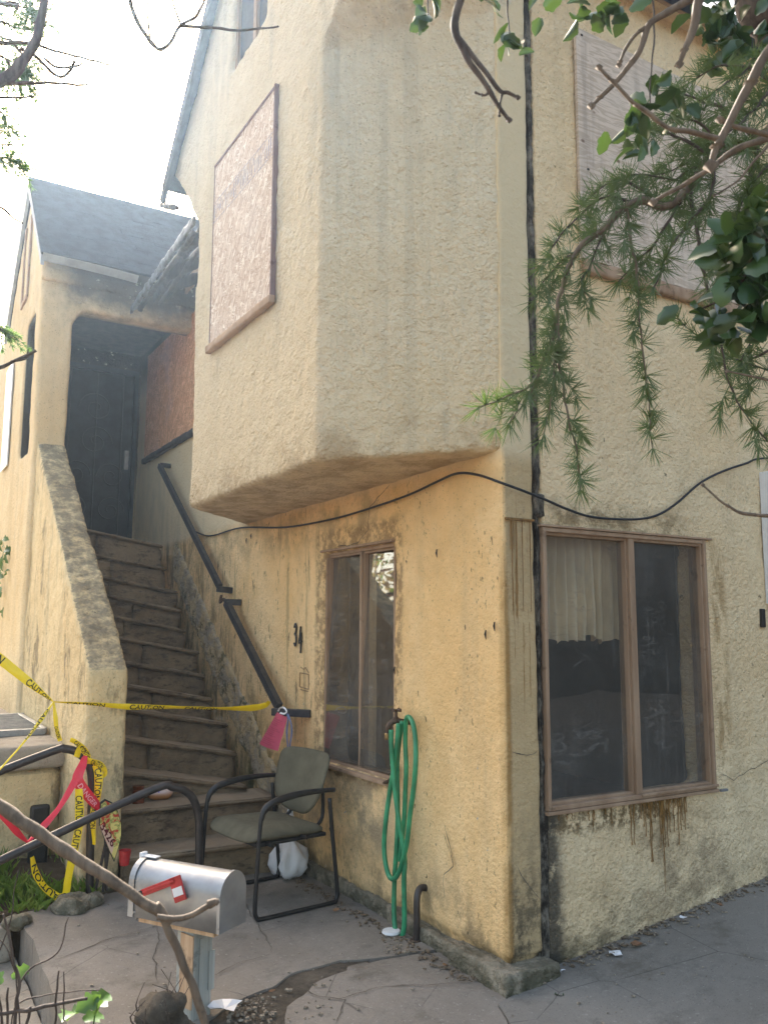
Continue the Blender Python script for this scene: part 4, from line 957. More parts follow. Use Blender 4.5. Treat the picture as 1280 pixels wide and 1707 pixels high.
def letter(fr, body, s0, s1, h=.62, off=.0022, crease=0, flip=False):
    v, f = text_geo(body, 1.0); xs = [q[0] for q in v]; ys = [q[1] for q in v]; x0_, x1_ = min(xs), max(xs); y0_, y1_ = min(ys), max(ys)
    m = MB()
    def pos(u, w):
        s = lerp(s0, s1, u)
        for i in range(len(fr)-1):
            if fr[i+1][0] >= s or i == len(fr)-2:
                a, b = fr[i], fr[i+1]; g_ = (s-a[0])/max(1e-6, b[0]-a[0]); break
        p = lerp(a[1], b[1], g_); d = lerp(a[2], b[2], g_); nr = lerp(a[3], b[3], g_); wd = lerp(a[4], b[4], g_)
        q = w*h; e = off*(1 if nr.dot(CAM-p) > 0 else -1); bul = crease*(1-q*q)+.0025*mnoise.noise(Vector((s*16, (q+1)/2*4*.6, 2)))
        return p+d*(q*wd/2)+nr*(e+bul)
    for q in v:
        u = (q[0]-x0_)/(x1_-x0_); w = (q[1]-y0_)/(y1_-y0_)*2-1
        if flip: u, w = 1-u, -w
        m.v.append(tuple(pos(u, w)))
    m.f = list(f); return m
def tape(name, label, cat, group, segs, mat, ink, word, hgt=.84):
    t = thing(name, label, cat, segs[0][0][0], group)
    for pts, width, twist, words in segs:
        m = MB(); fr = ribbon(m, pts, width, twist, 10, .004); b = m.build('band', mat, t, smooth=True, recalc=False)
        Lt = fr[-1][0]
        for s0, s1, *fl_ in words: letter(fr, word, s0*Lt, s1*Lt, hgt, crease=.004, flip=bool(fl_)).build('lettering', ink, b, recalc=False)
    return t
kn = onp(90,1170,'y',2.2)
A = lambda px, py, y: onp(px, py, 'y', y-.21)
he = Vector((-.15,2.40,1.06))
tape('caution_tape', 'yellow caution tape stretched across the stairs to the handrail foot', 'caution tape', 'caution tapes', [
    ([A(-60,1052,2.65),A(0,1098,2.6),A(50,1138,2.5),kn], [.07,.07,.06,.012], [.1,.1,.2,.9], [(.05,.42),(.70,.97)]),
    ([kn,A(150,1173,2.42),A(215,1178,2.42),A(290,1179,2.50),A(365,1181,2.56),A(420,1180,2.60),he+Vector((-.05,0,.0)),he+Vector((-.03,-.03,.03))], [.012,.028,.046,.034,.030,.055,.05,.03], [.9,.8,.3,.8,.9,.3,.5,.6], [(.05,.20),(.30,.46),(.56,.72)]),
    ([kn,A(70,1198,2.38),A(40,1238,2.34),A(0,1283,2.3),A(-40,1330,2.25)], [.012,.034,.018,.018,.02], [.9,.5,.9,.9,.9], [(.08,.40)]),
    ([kn,A(93,1195,2.39),A(95,1215,2.385),A(101,1235,2.38)], [.012,.032,.030,.034], [.5,.3,.4,.5], [(.62,.92)])], M_yellow, M_ink, 'CAUTION')
tape('caution_tape', 'bunched yellow caution tape knotted on the railing post, one loop dangling', 'caution tape', 'caution tapes', [
    ([A(118,1233,2.40),A(128,1238,2.38),A(140,1250,2.37),A(146,1262,2.385)], [.03,.05,.045,.03], [.4,.9,.1,.6], [(.2,.8)]),
    ([A(128,1262,2.38),A(136,1246,2.37),A(147,1262,2.38),A(138,1272,2.40)], [.04,.05,.04,.04], [.2,.7,.1,.5], [(.3,.9)]),
    ([A(142,1268,2.385),A(156,1270,2.37),A(168,1276,2.36),A(176,1288,2.37),A(170,1296,2.38)], [.05,.06,.05,.04,.03], [.3,.9,.3,.8,.3], [(.2,.6)]),
    ([A(160,1275,2.38),A(165,1292,2.37),A(163,1325,2.37),A(156,1360,2.375),A(157,1408,2.38)], [.05,.06,.055,.05,.03], [.3,.1,.5,.4,.8], [(.05,.45),(.5,.8)]),
    ([A(132,1315,2.33),A(133,1350,2.32),A(131,1385,2.32),A(121,1430,2.33),A(114,1465,2.35),A(110,1490,2.36),A(100,1496,2.36),A(90,1491,2.36),A(74,1478,2.35),A(60,1455,2.34),A(54,1428,2.33)], [.055,.06,.055,.055,.05,.05,.05,.05,.045,.05,.03], [.5,.2,.2,.3,.3,.2,.1,.3,.4,.4,.7], [(.04,.22),(.24,.42),(.62,.95)])], M_yellow, M_ink, 'CAUTION')
tape('danger_tape', 'red barrier tape hanging in a V from the railing post', 'barrier tape', None, [
    ([A(143,1258,2.385),A(138,1275,2.36),A(130,1298,2.34),A(141,1318,2.33),A(154,1334,2.33),A(166,1348,2.34)], [.03,.06,.075,.075,.07,.05], [.4,.3,.2,.3,.2,.5], [(.48,.92)]),
    ([A(132,1290,2.345),A(120,1312,2.34),A(98,1348,2.33),A(75,1375,2.32),A(47,1404,2.30)], [.06,.05,.04,.05,.02], [.2,.4,.6,.3,.8], []),
    ([A(47,1404,2.30),A(30,1388,2.29),A(12,1366,2.28),A(-20,1335,2.27)], [.02,.045,.05,.05], [.8,.3,.2,.3], [])], M_redtape, M_paleink, 'DANGER', .5)
# ---------------------------------------------------------------- painted address sign on stakes
sg = thing('address_sign', 'painted wedge shaped address sign reading 3426 behind the mailbox', 'sign', onp(185,1480,'y',2.110))
spx = [(168,1338),(176,1332),(188,1338),(197,1352),(203,1372),(203,1395),(198,1415),(191,1437),(183,1420),(174,1398),(166,1374)]
SP = [onp(a, b, 'y', 2.090) for a, b in spx]
m = MB(); m.prism(SP, (0,.014,0)); pl_ = m.build('plaque', simple('dark_sign_edge', (.03,.03,.025), .6), sg)
tS = NT('painted_sign_face', .5); q = tS.pos(); n1 = tS.noise(26, q, 3, .5, 1.0)
cS = tS.ramp(n1, [(0,(.70,.58,.16)),(.44,(.72,.60,.20)),(.47,(.16,.24,.05)),(.53,(.60,.50,.16)),(.56,(.52,.06,.03)),(1,(.42,.04,.03))])
x_, y_, z_ = tS.sep(q); cen = sum(SP, Vector())/len(SP)
M_sign = tS.done(cS)
m = MB(); m.prism([cen+(p-cen)*.94+Vector((0,-.003,0)) for p in SP], (0,.003,0)); m.build('painted_face', M_sign, pl_)
cp_ = [onp(a, b, 'y', 2.085) for a, b in ((167,1378),(172,1374),(189,1398),(190,1412),(187,1424),(183,1416),(175,1396))]
m = MB(); m.prism(cp_, (0,.002,0)); m.build('number_panel', simple('pale_pink_paint', (.72,.50,.38), .6, .05), pl_)
v, f = text_geo('3426', 1.0); xs = [q[0] for q in v]; ys = [q[1] for q in v]
a0, a1 = onp(168,1378,'y',2.081), onp(188,1412,'y',2.081); dx = a1-a0; up_ = (onp(176,1372,'y',2.081)-onp(169,1384,'y',2.081))
m = MB(); m.v = [tuple(a0+dx*((q[0]-min(xs))/(max(xs)-min(xs)))+up_*((q[1]-min(ys))/(max(ys)-min(ys))-.15)) for q in v]; m.f = list(f); m.build('lettering', simple('dark_red_paint', (.12,.012,.015), .6), pl_, recalc=False)
for a, b in (((178,1400),(160,1482)),((183,1405),(172,1486)),((176,1395),(178,1484))):
    m = MB(); bar(m, onp(*a,'y',2.115), onp(*b,'y',2.150), .012, .022, Vector((0,1,0))); m.build('stake', M_char, sg)
rk = thing('red_cup', 'small red plastic cup on the step behind the mailbox', 'cup', onp(207,1428,'y',2.130))
c0 = onp(208,1436,'y',2.080); m = MB(); m.lathe([(.026,0),(.030,.03),(.036,.085),(.033,.085),(.024,.01)], c0-Vector((0,0,.02)), 16); m.build('cup', M_red, rk)
# bread and jar on the second step
c0 = onp(233,1341,'z',.42); m = MB(); m.lathe([(.036,0),(.040,.006),(.040,.085),(.036,.092),(.036,.105),(.039,.107),(.039,.118),(.0,.118)], (c0.x,c0.y+.04,.418), 20); o = m.build('brown_jar', M_jar, None, smooth=False); tag(o, 'small brown jar standing on the second step', 'jar')
bt = NT('bread_wrapper', .22, .6); q = bt.pos(); x_, y_, z_ = bt.sep(q)
M_bread = bt.done(bt.mix(bt.mr(z_, .445, .49), (.50,.22,.08), (.72,.55,.50)), bt.bump(bt.noise(40, q, 3), .5, .01))
c1, c2 = onp(247,1336,'z',.42)+Vector((0,.05,0)), onp(292,1334,'z',.42)+Vector((0,.05,0))
m = MB(); nn_ = 16; ring = 14
for i in range(nn_+1):
    t = i/nn_; p = lerp(c1, c2, t); r = .052*(max(.04, 1-abs(2*t-1)**5)); dv = (c2-c1).normalized(); sv = Vector((-dv.y, dv.x, 0))
    for j in range(ring):
        a = 2*PI*j/ring; m.v.append(tuple(Vector((p.x, p.y, .418))+sv*(r*1.15*math.cos(a))+Vector((0,0,.046+r*.88*math.sin(a)))))
for i in range(nn_):
    for j in range(ring): m.f.append((i*ring+j, i*ring+(j+1)%ring, (i+1)*ring+(j+1)%ring, (i+1)*ring+j))
bl = m.build('bread_loaf', M_bread, None, smooth=True); tag(bl, 'wrapped loaf of sliced bread lying on the second step', 'bread')
dv = (c2-c1).normalized(); sv = Vector((-dv.y, dv.x, 0)); sv = -sv if sv.y > 0 else sv
m = MB()
for t0, t1 in ((.10,.38),(.44,.50)):
    for k_ in range(5):
        a0_, a1_ = .25+k_*.2, .45+k_*.2
        Q = [Vector((lerp(c1,c2,t).x, lerp(c1,c2,t).y, .418))+sv*(.0535*1.15*math.cos(a))+Vector((0,0,.046+.0535*.88*math.sin(a))) for t, a in ((t0,a0_),(t1,a0_),(t1,a1_),(t0,a1_))]; m.quad(*Q)
m.build('wrapper_label', simple('purple_print', (.22,.14,.40), .3), bl)
# ---------------------------------------------------------------- pink notice
nt_ = thing('notice', 'pink printed notice in a clear sleeve tied to the handrail foot', 'notice', (-.2,2.35,.9))
def nw(zx, zy, x): return onp(420+zx/12.8, 1160+zy/12.8, 'x', x)
q0, q1, q2, q3 = nw(545,345,-.19), nw(760,455,-.19), nw(560,1175,-.20), nw(160,1020,-.20)
def quadmesh(q0, q1, q2, q3, n, k, bow, off):
    m = MB(); N_ = (q1-q0).cross(q3-q0).normalized(); N_ = N_ if N_.dot(CAM-q0) > 0 else -N_
    for i in range(n+1):
        for j in range(k+1):
            u, v_ = i/n, j/k; p = lerp(lerp(q0,q1,u), lerp(q3,q2,u), v_); m.v.append(tuple(p+N_*(bow*math.sin(u*PI)*(.4+.6*v_)+off+.004*mnoise.noise(p*18))))
    for i in range(n):
        for j in range(k): a = i*(k+1)+j; m.f.append((a, a+1, a+k+2, a+k+1))
    return m, N_
m, N_ = quadmesh(q0,q1,q2,q3,10,12,.02,0); pp = m.build('paper', M_pink, nt_, smooth=True)
m = MB()
for k_ in range(15):
    v_ = .16+k_*.052
    if k_ in (4, 10): continue
    for u0_, u1_ in ((.10,.10+random.uniform(.5,.78)),):
        for i in range(8):
            ua, ub = lerp(u0_,u1_,i/8), lerp(u0_,u1_,(i+.8)/8); Q = []
            for u, vv in ((ua,v_),(ub,v_),(ub,v_+.012),(ua,v_+.012)):
                p = lerp(lerp(q0,q1,u), lerp(q3,q2,u), vv); Q.append(p+N_*(.02*math.sin(u*PI)*(.4+.6*vv)+.0025+.004*mnoise.noise(p*18)))
            m.quad(*Q)
m.build('print_line', M_darkpink, pp)
cl = NT('clear_plastic', .12, .6); trn = cl.n('ShaderNodeBsdfTransparent'); glo = cl.n('ShaderNodeBsdfGlossy'); glo.inputs['Roughness'].default_value = .18; mx_ = cl.n('ShaderNodeMixShader'); mx_.inputs[0].default_value = .09
nb = cl.bump(cl.noise(30, cl.pos(), 3), .5, .02); cl.t.links.new(nb, glo.inputs['Normal']); cl.t.links.new(trn.outputs[0], mx_.inputs[1]); cl.t.links.new(glo.outputs[0], mx_.inputs[2]); cl.t.links.new(mx_.outputs[0], cl.t.nodes['Material Output'].inputs[0]); M_clear = cl.m
m, N_ = quadmesh(q0+(q0-q3)*.06, q1+(q1-q2)*.06, q2+(q2-q1)*.02, q3+(q3-q0)*.02, 10, 12, .024, .006); m.build('sleeve', M_clear, nt_, smooth=True)
for pts in ([(560,330),(600,260),(680,250),(740,330),(690,380),(600,360)], [(755,380),(770,520),(745,760),(760,1000),(790,1230)], [(770,400),(830,560),(850,760),(820,1000),(795,1240)]):
    m = MB(); ribbon(m, [nw(a, b, -.215) for a, b in pts], [.014]*len(pts), [.3,.6,.2,.7,.3,.4][:len(pts)], 6); m.build('ribbon', M_blue if len(pts) == 5 else M_white, nt_, smooth=True, recalc=False)
w0 = [W(362+a, 1178+b, 5.75) for a, b in ((0,0),(-4,14),(6,22),(14,27),(16,14),(22,12))]
m = MB(); ribbon(m, w0, [.01,.035,.05,.03,.04,.01], [.2,.5,.2,.9,.3,.5], 6); o = m.build('plastic_scrap', M_clear, None, smooth=True, recalc=False); tag(o, 'clear plastic scrap caught on the caution tape over the stairs', 'plastic')
# ---------------------------------------------------------------- litter
def flake(name, px, py, size, mat, label, cat, zf=0.0, seed=0):
    rs = random.Random(seed); c = onp(px, py, 'z', zf); m = MB(); k = 9
    pts = [c+Vector((size*rs.uniform(.55,1)*math.cos(2*PI*i/k), size*rs.uniform(.4,.9)*math.sin(2*PI*i/k), .008+rs.uniform(0,.35)*size)) for i in range(k)]
    m.v = [tuple(c+Vector((0,0,.006)))]+[tuple(p) for p in pts]; m.f = [(0,1+i,1+(i+1)%k) for i in range(k)]
    return tag(m.build(name, mat, None, recalc=False), label, cat)
flake('paper_scrap', 1026,1593,.045,M_white,'torn white paper scrap on the driveway','paper',.06,1)
flake('dry_leaf', 1060,1577,.04,M_dryleaf,'curled brown leaf on the driveway near the wall','leaf',.08,2)
flake('green_leaf', 933,1662,.028,M_leaf,'fallen green leaf on the driveway by the corner','leaf',.0,3)
flake('plaster_chip', 1138,1533,.028,M_white,'pale plaster chip on the driveway under the wide window','chip',.14,4)
flake('plaster_chip', 938,1623,.02,M_white,'pale plaster chip at the house corner','chip',.02,5)
flake('plastic_scrap', 375,1684,.085,M_white,'muddy white plastic scrap on the soil beside the mailbox post','plastic',.02,6)
m = MB(); c0 = onp(652,1558,'z',0); m.lathe([(.045,0),(.05,.006),(.046,.016),(.0,.018)], c0+Vector((0,0,.006)), 18); o = m.build('jar_lid', M_white); tag(o, 'flat white lid on the patio under the hose', 'lid')
m = MB(); rs = random.Random(3)
for _ in range(300):
    px, py = rs.choice(((rs.uniform(385,560), rs.uniform(1605,1705)), (rs.uniform(640,690), rs.uniform(1562,1590)), (rs.uniform(380,460), rs.uniform(1660,1707))))
    c0 = onp(px, py, 'z', 0)
    if py < 1671-(px-387)*.30-2 and px < 640: continue
    r = rs.choice((.002,.003,.004,.005,.009)); a = rs.uniform(0,3)
    m.box((-r,-r*.7,0),(r,r*.7,r*.9), Matrix.Translation(c0+Vector((0,0,.0))) @ Matrix.Rotation(a,4,'Z') @ Matrix.Rotation(rs.uniform(-.5,.5),4,'X'))
o = m.build('gravel', simple('pale_debris', (.24,.20,.15), .9, .6, 60)); tag(o, 'loose pebbles and plaster crumbs scattered on the soil strip', 'debris', kind='stuff')
# small crumbs on the paving
m = MB()
for _ in range(380):
    x = rs.uniform(-1.7,3.0); y = rs.uniform(-1.2,2.1) if x < 0 else rs.uniform(-1.6,-.03); r = rs.choice((.002,.003,.004,.007))
    if x < 0 and y < .6 and x < -.8: continue
    m.box((-r,-r*.7,0),(r,r*.7,r*.8), Matrix.Translation((x,y,drz(x,y)+.004)) @ Matrix.Rotation(rs.uniform(0,3),4,'Z'))
for _ in range(300):
    t = rs.random(); x = rs.uniform(.3,3.2); y = -abs(rs.gauss(0,.06))-.01; r = rs.choice((.003,.005,.008)); m.box((-r*2,-r*.5,0),(r*2,r*.5,r*.6), Matrix.Translation((x,y,drz(x,y)+.004)) @ Matrix.Rotation(rs.uniform(0,3),4,'Z'))
o = m.build('grit', simple('mixed_grit', (.25,.21,.16), .9, .6, 80)); tag(o, 'fine grit and crumbs scattered over the paving', 'debris', kind='stuff')

for i, (px, py, lb) in enumerate(((742,1612,'dry brown leaf on the patio near the corner footing'),(455,1655,'dry leaf on the soil strip'),(1200,1512,'small dry leaf against the side wall foot'),(985,1640,'crumpled dry leaf in the middle of the driveway'),(300,1610,'dry leaf on the patio in front of the mailbox'),(560,1520,'dry leaf on the patio beside the chair'))):
    flake('dry_leaf', px, py, .018+.004*(i%3), M_dryleaf, lb, 'leaf', .112*max(0, onp(px,py,'z',.1).x) if px > 850 else .002, 30+i)
m = MB()
for _ in range(520):
    if rs.random() < .6: y = rs.uniform(.1,2.1); x = -.10-abs(rs.gauss(0,.05)); z = .003
    else: x = rs.uniform(.3,2.6); y = -abs(rs.gauss(0,.035))-.012; z = drz(x,y)+.003
    r = rs.choice((.002,.003,.004,.006,.010)); m.box((-r*1.4,-r*.6,0),(r*1.4,r*.6,r*.7), Matrix.Translation((x,y,z)) @ Matrix.Rotation(rs.uniform(0,3),4,'Z') @ Matrix.Rotation(rs.uniform(-.4,.4),4,'X'))
o = m.build('plaster_crumbs', simple('brown_crumbs', (.16,.12,.08), .95, .6, 80)); tag(o, 'crumbs of fallen plaster and dirt along the wall foot', 'debris', kind='stuff')
# ---------------------------------------------------------------- vegetation
def limb(pts, r0, r1, n=6, wob=.0, seg=8):
    P = catmull(pts, n); N = len(P); P = [p+Vector((mnoise.noise(p*23), mnoise.noise(p*23+Vector((5,5,5))), mnoise.noise(p*23+Vector((9,2,4)))))*wob for p in P]
    R = [lerp(r0, r1, i/(N-1))*(1+.18*mnoise.noise(p*40)) for i, p in enumerate(P)]
    m = MB(); m.tube(P, R, seg); return m, P
def tuft(m, c, d, rs, n=22, L=.04, w=.0009, spread=1.15):
    d = d.normalized(); a = Vector((0,0,1)) if abs(d.z) < .9 else Vector((1,0,0)); u = d.cross(a).normalized(); v = d.cross(u)
    for i in range(n):
        th = rs.uniform(.15, spread); ph = rs.uniform(0, 2*PI); q = (d*math.cos(th)+(u*math.cos(ph)+v*math.sin(ph))*math.sin(th)).normalized()
        l = L*rs.uniform(.7,1.1); s = q.cross(CAM-c).normalized()*w; e = c+q*l+Vector((0,0,-.06*l)); k = len(m.v)
        m.v += [tuple(c-s), tuple(c+s), tuple(lerp(c,e,.6)+s*.95), tuple(e), tuple(lerp(c,e,.6)-s*.95)]; m.f.append((k,k+1,k+2,k+3,k+4))
def needles_along(m, P, rs, step, n, L, w=.0009, side=.7):
    acc = 0
    for i in range(1, len(P)):
        t = P[i]-P[i-1]; acc += t.length
        while acc > step:
            acc -= step; c = lerp(P[i-1], P[i], rs.random()); r = Vector((rs.gauss(0,1), rs.gauss(0,1), rs.gauss(0,1))).normalized()
            tuft(m, c, t.normalized()*(1-side)+r*side+Vector((0,0,.1)), rs, n, L, w)
    tuft(m, P[-1], P[-1]-P[-2], rs, n, L, w)
rs = random.Random(11)
def base_of(p): return Vector((p.x, p.y, -.26))
# cedar on the right
tp = W(1620,500,2.7); cedar = thing('cedar_tree', 'cedar tree with drooping needle branches hanging in from the right', 'tree', base_of(tp))
m, P = limb([base_of(tp), Vector((tp.x,tp.y,2)), Vector((tp.x+.03,tp.y,4)), Vector((tp.x,tp.y+.05,7))], .14, .05, 8, .02, 12); m.build('trunk', M_barkd, cedar, smooth=True)
D = 2.0
def wp(l, d=D, dv=.0): return [W(x, y, d+dv*(i/max(1,len(l)-1))) for i, (x, y) in enumerate(l)]
cb_ = [([(1620,60),(1450,110),(1330,170),(1262,235),(1190,262),(1150,310),(1110,345),(1060,335),(1010,375),(960,420),(940,470),(928,520),(925,550)], .016, .004, 1),
 ([(925,550),(912,590),(885,640),(845,662),(800,680)], .004, .0015, 1), ([(928,520),(932,590),(938,650),(948,705),(962,760),(966,815)], .004, .0012, 1),
 ([(925,550),(905,610),(880,660),(850,705)], .003, .0012, 1), ([(930,560),(925,610),(915,680),(905,730)], .003, .0012, 1),
 ([(1045,335),(1050,400),(1062,470),(1066,530),(1072,600),(1080,680),(1086,745)], .004, .0012, 1),
 ([(1150,310),(1160,390),(1175,470),(1200,560),(1215,640),(1250,700),(1290,750)], .005, .0013, 1),
 ([(1060,335),(1010,330),(975,350),(930,400),(905,440)], .004, .0014, 1), ([(1110,345),(1040,300),(1005,310),(965,345)], .004, .0014, 1),
 ([(1190,262),(1130,230),(1100,220),(1060,235)], .005, .0015, 1), ([(1262,235),(1200,180),(1160,165),(1120,150)], .006, .0015, 1),
 ([(1330,170),(1260,120),(1210,110),(1160,130)], .006, .0015, 1), ([(1262,235),(1250,300),(1230,350),(1215,420),(1190,480)], .006, .0015, 1),
 ([(1330,250),(1290,330),(1250,420),(1230,470)], .006, .0015, 1), ([(1190,262),(1180,330),(1140,380),(1110,430),(1090,480)], .005, .0015, 1),
 ([(1150,310),(1100,390),(1060,440),(1030,470)], .004, .0015, 1), ([(1330,560),(1270,590),(1230,600),(1190,585),(1130,530)], .004, .0013, 1),
 ([(1350,480),(1300,520),(1260,560),(1235,600)], .004, .0013, 1), ([(1010,375),(985,440),(970,470),(985,500)], .003, .0012, 1),
 ([(960,420),(930,440),(905,470),(890,500)], .003, .0012, 1), ([(1340,640),(1290,620),(1250,610),(1220,620)], .003, .0012, 1), ([(1400,60),(1330,70),(1270,90),(1225,130),(1190,150)], .006, .0015, 1), ([(1360,220),(1300,260),(1265,290),(1240,330),(1225,370)], .006, .0015, 1), ([(1360,130),(1290,150),(1240,200),(1205,225)], .006, .0015, 1), ([(1262,235),(1215,240),(1175,250),(1130,280),(1090,290)], .004, .0013, 1), ([(1190,262),(1150,280),(1120,300),(1060,290),(1030,300)], .004, .0013, 1), ([(1215,250),(1170,210),(1150,200),(1110,190)], .004, .0013, 1), ([(1300,180),(1240,170),(1200,205),(1150,240)], .005, .0015, 1)]
nd = MB()
for i, (l, r0, r1, k) in enumerate(cb_):
    dv = rs.uniform(-.15,.15) if i not in (0,1,2,3,4,5) else .0
    pts = wp(l, D, dv); m, P = limb(pts, r0, r1, 6, .006, 7); m.build('branch', M_bark if i < 6 else M_barkd, cedar, smooth=True)
    if i == 0: P = P[int(len(P)*.22):]
    needles_along(nd, P, rs, .019 if i else .024, 14, .058, .0008)
    # short side shoots
    for q in range(3, len(P)-2, 5 if i > 6 else 7):
        t = (P[q+1]-P[q]).normalized(); s_ = Vector((rs.gauss(0,1), rs.gauss(0,1), rs.gauss(0,1)-.5)).normalized(); ln = rs.uniform(.03,.085)
        S_ = [P[q], P[q]+(s_+t*.6).normalized()*ln*.5, P[q]+(s_+t*.8).normalized()*ln+Vector((0,0,-.01))]
        nd.tube(S_, [.0016,.0012,.0008], 4, False); needles_along(nd, catmull(S_, 3), rs, .022, 15, .052, .0008)
tag(nd.build('needles', M_needle, cedar, recalc=False), kind='stuff')
# broad leaved evergreen
def leaf_mesh(name, lob, fold, curl, mat):
    m = MB(); out = []; n = 9
    for i in range(n+1):
        t = i/n; w = .34*math.sin(PI*min(1, t*.93+.05))**.75*(1+lob*math.cos(t*PI*5)); out.append((t, w))
    for t, w in out: 
        z = -curl*t*t; m.v += [(-w, t, z+fold*w), (-w*.5, t, z+fold*w*.35), (0, t, z), (w*.5, t, z+fold*w*.35), (w, t, z+fold*w)]
    for i in range(n):
        for j in range(4): a = i*5+j; m.f.append((a, a+1, a+6, a+5))
    me = m.mesh(name); me.materials.append(mat); me.polygons.foreach_set('use_smooth', [True]*len(me.polygons)); return me
LM = [leaf_mesh('leaf', a, b, c, M_leaf) for a, b, c in ((.12,.5,.25),(.16,.25,.4),(.08,.7,.1),(.14,-.2,.3))]
def put_leaf(parent, p, d, nrm, L, rs, meshes=LM, name='leaf'):
    d = d.normalized(); x = d.cross(nrm); x = x.normalized() if x.length > 1e-4 else Vector((1,0,0)); z = x.cross(d)
    o = bpy.data.objects.new(name, rs.choice(meshes)); C.objects.link(o); o.parent = parent
    mt = Matrix((x*L, d*L, z*L)).transposed().to_4x4(); mt.translation = p-Vector(parent.location); o.matrix_local = mt; return o
ev0 = W(1560,200,2.9); ev = thing('evergreen_tree', 'glossy broad leaved evergreen tree overhanging from the upper right', 'tree', base_of(ev0))
m, P = limb([base_of(ev0), Vector((ev0.x,ev0.y,1.5)), W(1500,330,2.7), W(1330,80,2.5), W(1262,10,2.45), W(1235,-120,2.4), W(1200,-400,2.5)], .10, .035, 8, .01, 12); m.build('trunk', M_barkd, ev, smooth=True)
clusters = []
def string(pts, r, d, leaves, L, n=None):
    m, P = limb([W(x, y, d) for x, y in pts], r, r*.6, 6, .003, 6); m.build('branch', M_barkd, ev, smooth=True)
    for q in leaves: clusters.append((W(q[0], q[1], d), q[2], L))
string([(710,-60),(712,-10),(713,25)], .0022, 1.75, [(714,28,9)], .040)
string([(846,-60),(846,20),(848,60)], .0022, 1.70, [(849,72,10)], .043)
string([(905,-60),(880,-20),(800,-8)], .0022, 1.8, [(905,-5,4),(1000,10,8),(960,5,6),(1030,15,7),(800,-8,5)], .042)
string([(1088,-60),(1089,60),(1086,120),(1080,190)], .0022, 1.75, [(1072,200,9),(1045,215,7),(1095,150,6),(1108,180,5),(1062,240,5)], .046)
string([(1240,-40),(1220,20),(1200,60)], .004, 2.2, [(1200,30,10),(1220,70,9),(1180,20,8),(1260,60,10),(1190,75,7),(1240,30,8),(1170,45,5),(1270,110,8)], .058)
string([(1360,330),(1300,380),(1260,420),(1235,470)], .005, 1.65, [(1225,400,9),(1250,380,9),(1270,420,10),(1215,440,8),(1245,460,10),(1270,480,10),(1210,490,8),(1240,520,9),(1270,540,9),(1262,350,8),(1275,330,6),(1200,420,5)], .056)
string([(1235,470),(1200,500),(1160,520)], .003, 1.7, [(1150,535,4),(1190,555,5),(1205,520,5),(1225,560,4)], .05)
for c, n, L in clusters:
    for i in range(n):
        d = Vector((rs.gauss(0,1), rs.gauss(0,1), rs.gauss(-.25,.8))); nm = (CAM-c).normalized()*rs.uniform(.2,1.2)+Vector((rs.gauss(0,.6), rs.gauss(0,.6), rs.uniform(.2,1.2)))
        p = c+Vector((rs.gauss(0,1), rs.gauss(0,1), rs.gauss(0,1)))*L*.35
        put_leaf(ev, p, d, nm, L*rs.uniform(.75,1.2), rs)
# bare branches: right, centre and left
def bare(name, label, cat, trunk_px, d, sets, mat, tr=.05, top=4.5, thick=.8):
    tp = W(*trunk_px, d); t = thing(name, label, cat, base_of(tp))
    m, P = limb([base_of(tp), Vector((tp.x,tp.y,1.2)), Vector((tp.x+.05,tp.y,2.6)), Vector((tp.x,tp.y+.1,top))], tr, tr*.5, 6, .01, 10); m.build('trunk', mat, t, smooth=True)
    for pts, r0, r1, *dd in sets:
        k = dd[0] if dd else d
        m, P = limb([W(x, y, k) for x, y in pts], r0*thick, r1*thick, 6, .004, 8)
        for i in range(4, len(P)-1, 7): m.lathe([(0,-.004),(r1*1.9,0),(0,.004)], P[i], 6)
        m.lathe([(0,-r1*2),(r1*2.1,0),(0,r1*2.4)], P[-1], 6)
        m.build('branch', mat, t, smooth=True)
    return t
bare('bare_tree', 'bare brown branched tree reaching in from the upper right', 'tree', (1700,300), 1.5, [
  ([(1700,-300),(1450,-60),(1300,60),(1250,140),(1200,232),(1186,275)], .011, .0065, 1.35), ([(1200,230),(1150,222),(1110,212),(1060,175),(1025,140),(998,112)], .006, .0032, 1.35),
  ([(1700,100),(1450,180),(1285,228),(1230,250),(1165,292),(1088,336)], .010, .0042, 1.45), ([(1285,228),(1240,215),(1200,200)], .006, .004, 1.4),
  ([(1450,-200),(1250,-60),(1140,5),(1085,40),(1060,95),(1010,150),(985,177)], .011, .004, 1.5), ([(1180,-60),(1162,10),(1152,55),(1140,85),(1133,108)], .012, .004, 1.4), ([(1085,45),(1055,60),(1030,110)], .005, .003, 1.5),
  ([(1500,760),(1330,850),(1250,858),(1215,845),(1172,808)], .006, .0022, 1.5), ([(1500,620),(1340,640),(1260,630),(1210,618)], .005, .002, 1.6), ([(1300,220),(1265,260),(1230,300),(1190,325)], .004, .0022, 1.8)], M_bark, .06)
bare('bare_tree', 'dark bare twig hanging from the top over the bay', 'tree', (700,2400), 1.15, [
  ([(1000,-900),(900,-300),(800,-80),(772,-10),(757,45),(775,90),(800,130),(825,170),(848,203)], .0085, .0028, 1.3), ([(762,62),(800,110),(830,150),(845,155),(862,163)], .0045, .0022, 1.3), ([(812,150),(805,158),(790,153)], .0022, .0014, 1.3), ([(836,152),(834,170),(833,196)], .0022, .0014, 1.3)], M_barkd, .04, .3) if False else None
bt_ = thing('hanging_twig', 'dark bare twig hanging from the top edge over the bay', 'twig', W(772,-10,1.3))
